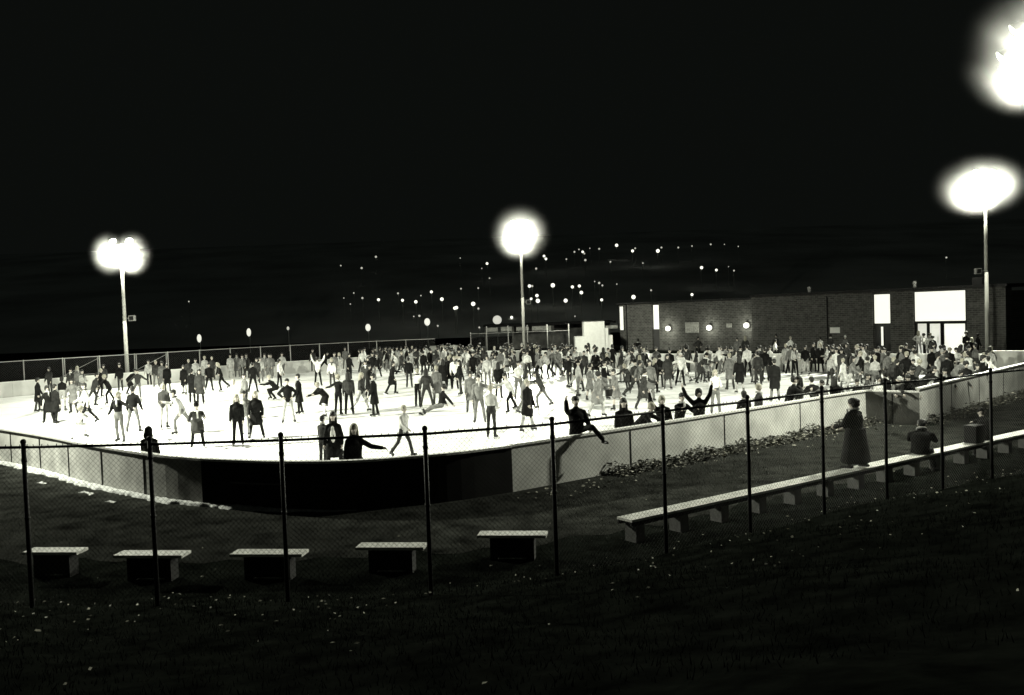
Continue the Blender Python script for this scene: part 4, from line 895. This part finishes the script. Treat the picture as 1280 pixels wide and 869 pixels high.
# people on the long bench
def on_bench(x, y): 
    d = ray(x, y); d2 = Vector((d.x, d.y)); e = (LB1 - LB0).normalized(); n = Vector((-e.y, e.x)); t = n.dot(Vector((LB0.x, LB0.y))) / n.dot(d2); return d2 * t
q = on_bench(1070, 560); put('long_coat', q.x, q.y, R(-140), 'K', 'K', 'bob', 'K', 'K', .90, z=.456, label='woman in flared black coat standing on the long bench, looking toward the rink', group='onlookers on the long bench', role='woman', detail=True, shoes=True).scale = (1.28, 1.2, .86)
q = on_bench(1150, 560); put('bench_sit', q.x, q.y, R(150), 'K', 'K', 'short', 'K', 'K', .98, z=.456, label='hunched man in black sitting on the long bench with back turned', group='onlookers on the long bench', role='man', detail=True, shoes=True).scale = (1.3, 1.12, 1.0)
q = on_bench(1232, 545); put('bench_sit', q.x, q.y, R(165), 'K', 'D', 'beanie', 'K', 'K', 1.0, z=.456, label='dark-hatted onlooker sitting behind the dark box at the long bench end', group='onlookers on the long bench', role='person', detail=True, shoes=True)
q = on_bench(1218, 545); a = MB(); a.box((-.22, -.16, 0), (.22, .16, .42)); a.box((-.23, -.17, .42), (.23, .17, .46)); 
cb = a.build('carton', mat('dark_card', (.008, .008, .008), .9), loc=(q.x, q.y, .457), rot=(0, 0, R(36))); tag(cb, 'dark carton standing on the right end of the long bench', 'box')
# black case carried by a skater
b_ = g(757, 495, .62 * 1.0); case = None
for p_ in PEOPLE:
    if p_['kind'] == 'girl_skirt' and abs(p_['X'] - g(771, 513).x) < 1.5:
        o = p_['o']; bpy.context.view_layer.update(); hw = o.matrix_world @ A['girl_skirt']['hands'][1]
        a = MB(); a.box((-.20, -.07, -.34), (.20, .07, -.04)); a.tube((-.07, 0, -.04), (-.06, 0, .015), .012, n=6); a.tube((.07, 0, -.04), (.06, 0, .015), .012, n=6); a.tube((-.065, 0, .01), (.065, 0, .01), .012, n=6)
        cs = a.build('carrying_case', M_tar, loc=hw, rot=(0, 0, .2)); tag(cs, 'black square case carried by a skater in a grey skirt', 'case'); break

# the rest of the crowd, thick towards the far right
def crowd(n, x0, x1, yfun, kinds, tones, r=.62, beyond=False):
    k = 0; t = 0
    while k < n and t < n * 60:
        t += 1; x = random.uniform(x0, x1); lo, hi = yfun(x); y = random.uniform(lo, hi); q = g(x, y, 0)
        if beyond:
            if inside(q.x, q.y) or edge_dist(q.x, q.y) < .5: continue
        elif not inside(q.x, q.y) or edge_dist(q.x, q.y) < .5: continue
        if not free(q.x, q.y, r): continue
        taken.append((q.x, q.y)); kd = random.choice(kinds); tl = random.choice(tones)
        put(kd, q.x, q.y, random.uniform(-3.14, 3.14), tl[0], tl[1], None, random.choice('KKKL') if random.random() < .8 else random.choice('LW'), 'K', random.uniform(.84, 1.04), group='onlookers beyond the boards' if beyond else 'skaters on the ice', role='onlooker' if beyond else 'skater'); k += 1
KN = ['stand', 'stand_f', 'stand_coat', 'walk', 'walk_coat', 'wide', 'glide', 'turn', 'stand', 'stand_coat', 'walk', 'girl_stand', 'stride', 'wide_coat', 'stand_f', 'lean']
TN = ['KK', 'KD', 'DK', 'DD', 'MD', 'MM', 'LM', 'WK', 'WL', 'LK', 'KM', 'DM', 'ML', 'LD', 'WM', 'KL', 'MD', 'KK', 'DD']
crowd(40, 560, 725, lambda x: (453, 480), KN, TN)
crowd(26, 712, 835, lambda x: (455, 503), KN, TN)
crowd(15, 830, 960, lambda x: (455, 482), KN, TN)
crowd(38, 1035, 1245, lambda x: (448, 496), KN, TN, .7)
BK = ['stand', 'stand_coat', 'stand_f', 'stand', 'wide_coat', 'hips', 'walk_coat']
crowd(20, 770, 1230, lambda x: (446 + (x < 900) * 4 - (x > 1100) * 3, 458 - (x > 1000) * 6), BK, ['KK', 'KD', 'WK', 'LM', 'DK', 'MD', 'WL', 'DD'], .8, True)

cm = MB(); cm_m = []; rc = random.Random(11); nc = 0; tries = 0
cmats = [M_skin, MATS['cloth_K'], MATS['cloth_D'], MATS['cloth_M'], MATS['cloth_L'], MATS['cloth_W'], M_hairK]
while nc < 135 and tries < 16000:
    tries += 1
    x, lo, hi = rc.choice([(rc.uniform(560, 760), 448, 470), (rc.uniform(740, 1010), 448, 474), (rc.uniform(1030, 1240), 444, 482), (rc.uniform(450, 600), 452, 470)])
    q = g(x, rc.uniform(lo, hi))
    if not inside(q.x, q.y) or edge_dist(q.x, q.y) < .5 or not free(q.x, q.y, .5): continue
    taken.append((q.x, q.y)); nc += 1; a_ = A[rc.choice(KN)]; me = a_['mesh']; M = Matrix.Translation((q.x, q.y, .004)) @ Matrix.Rotation(rc.uniform(-3.14, 3.14), 4, 'Z') @ Matrix.Scale(rc.uniform(.88, 1.04), 4)
    t_, l_ = rc.randint(1, 5), rc.choice([1, 1, 2, 3, 4]); mp = {0: 0, 1: t_, 2: l_, 3: 1, 4: 0}; o_ = len(cm.v)
    cm.v += [tuple(M @ v.co) for v in me.vertices]
    for p_ in me.polygons: cm.f.append(tuple(i + o_ for i in p_.vertices)); cm.m.append(mp[p_.material_index])
    hm = HAIR[rc.choice(['short', 'long', 'bob', 'beanie'])]; o_ = len(cm.v); MH = M @ a_['head']; cm.v += [tuple(MH @ v.co) for v in hm.vertices]
    for p_ in hm.polygons: cm.f.append(tuple(i + o_ for i in p_.vertices)); cm.m.append(6)
tag(cm.build('crowd', cmats, smooth=True), 'dense mass of farther skaters filling the gaps before the brick building', 'crowd', kind='stuff')

# ------------------------------------------------------------------ labels that tell them apart
bpy.context.view_layer.update()
def proj(X, Y, Z=0.9):
    v = Vector((X, Y, Z - EYE)); d = v.dot(-Z_); return PCX + FOC * v.dot(X_) / d, PCY - FOC * v.dot(Y_) / d
def place(x, y, Y):
    if y > 505 and x < 300: return 'in front, left of the couple'
    spots = [(110, 'near the left edge'), (190, 'around the far left mast'), (300, 'by the left fence gates'), (390, 'left of centre'), (480, 'above the black wall'), (580, 'before the pale shed'), (700, 'round the middle mast'), (790, 'before white booth'), (880, 'left of the wall lamps'), (960, 'below the wall lamps'), (1050, 'before blank brick wall'), (1140, 'below small lit window'), (1400, 'before glass doors')]
    for lim, s in spots:
        if x < lim: return s
from collections import defaultdict
G_ = defaultdict(list)
for p_ in PEOPLE:
    x, y = proj(p_['X'], p_['Y']); p_['sx'] = x
    if p_['label']: p_['o']['label'] = p_['label']; continue
    a = A[p_['kind']]; t, l = TW[p_['top']], TW[p_['leg']]
    hat = {'beanie': 'knit-hatted', 'cap': 'capped', 'hood': 'hooded'}.get(p_['hair'], '')
    base = '%s in %s %s, %s, %s' % ((hat + ' ' + p_['role']).strip(), t, a['outfit'].split()[-1] if a['outfit'] != 'top and skirt' else 'top', a['desc'], ('beyond boards ' if p_['role'] == 'onlooker' else '') + place(x, y, p_['Y']))
    G_[base].append(p_)
for base, L in G_.items():
    L.sort(key=lambda q: q['sx'])
    for i, p_ in enumerate(L):
        s = base
        if len(L) > 1:
            legs = [TW[q['leg']] for q in L]; me_ = TW[p_['leg']]
            if legs.count(me_) == 1: s = base.replace(', ', ' over %s legs, ' % me_, 1)
            else: s = base + ', ' + (['leftmost'] + [ordn(k + 1) + ' from left' for k in range(1, len(L))])[i]
        while len(s.split()) > 16: s = s.replace('standing ', '', 1) if 'standing ' in s else s.replace('pushing off in a ', '', 1) if 'pushing off' in s else s.replace(' and skirt', '', 1) if ' and skirt' in s else s.replace(' after a fall', '', 1) if 'after a fall' in s else s.replace('with ', '', 1) if 'with ' in s else s.replace(' the', '', 1) if ' the' in s else s.replace(' beyond boards', '', 1) if ' beyond boards' in s else ' '.join(s.split()[1:])
        p_['o']['label'] = s
print('PEOPLE', len(PEOPLE), 'longest label', max(len(p_['o']['label'].replace(',', '').split()) for p_ in PEOPLE), 'unique', len(set(p_['o']['label'] for p_ in PEOPLE)))
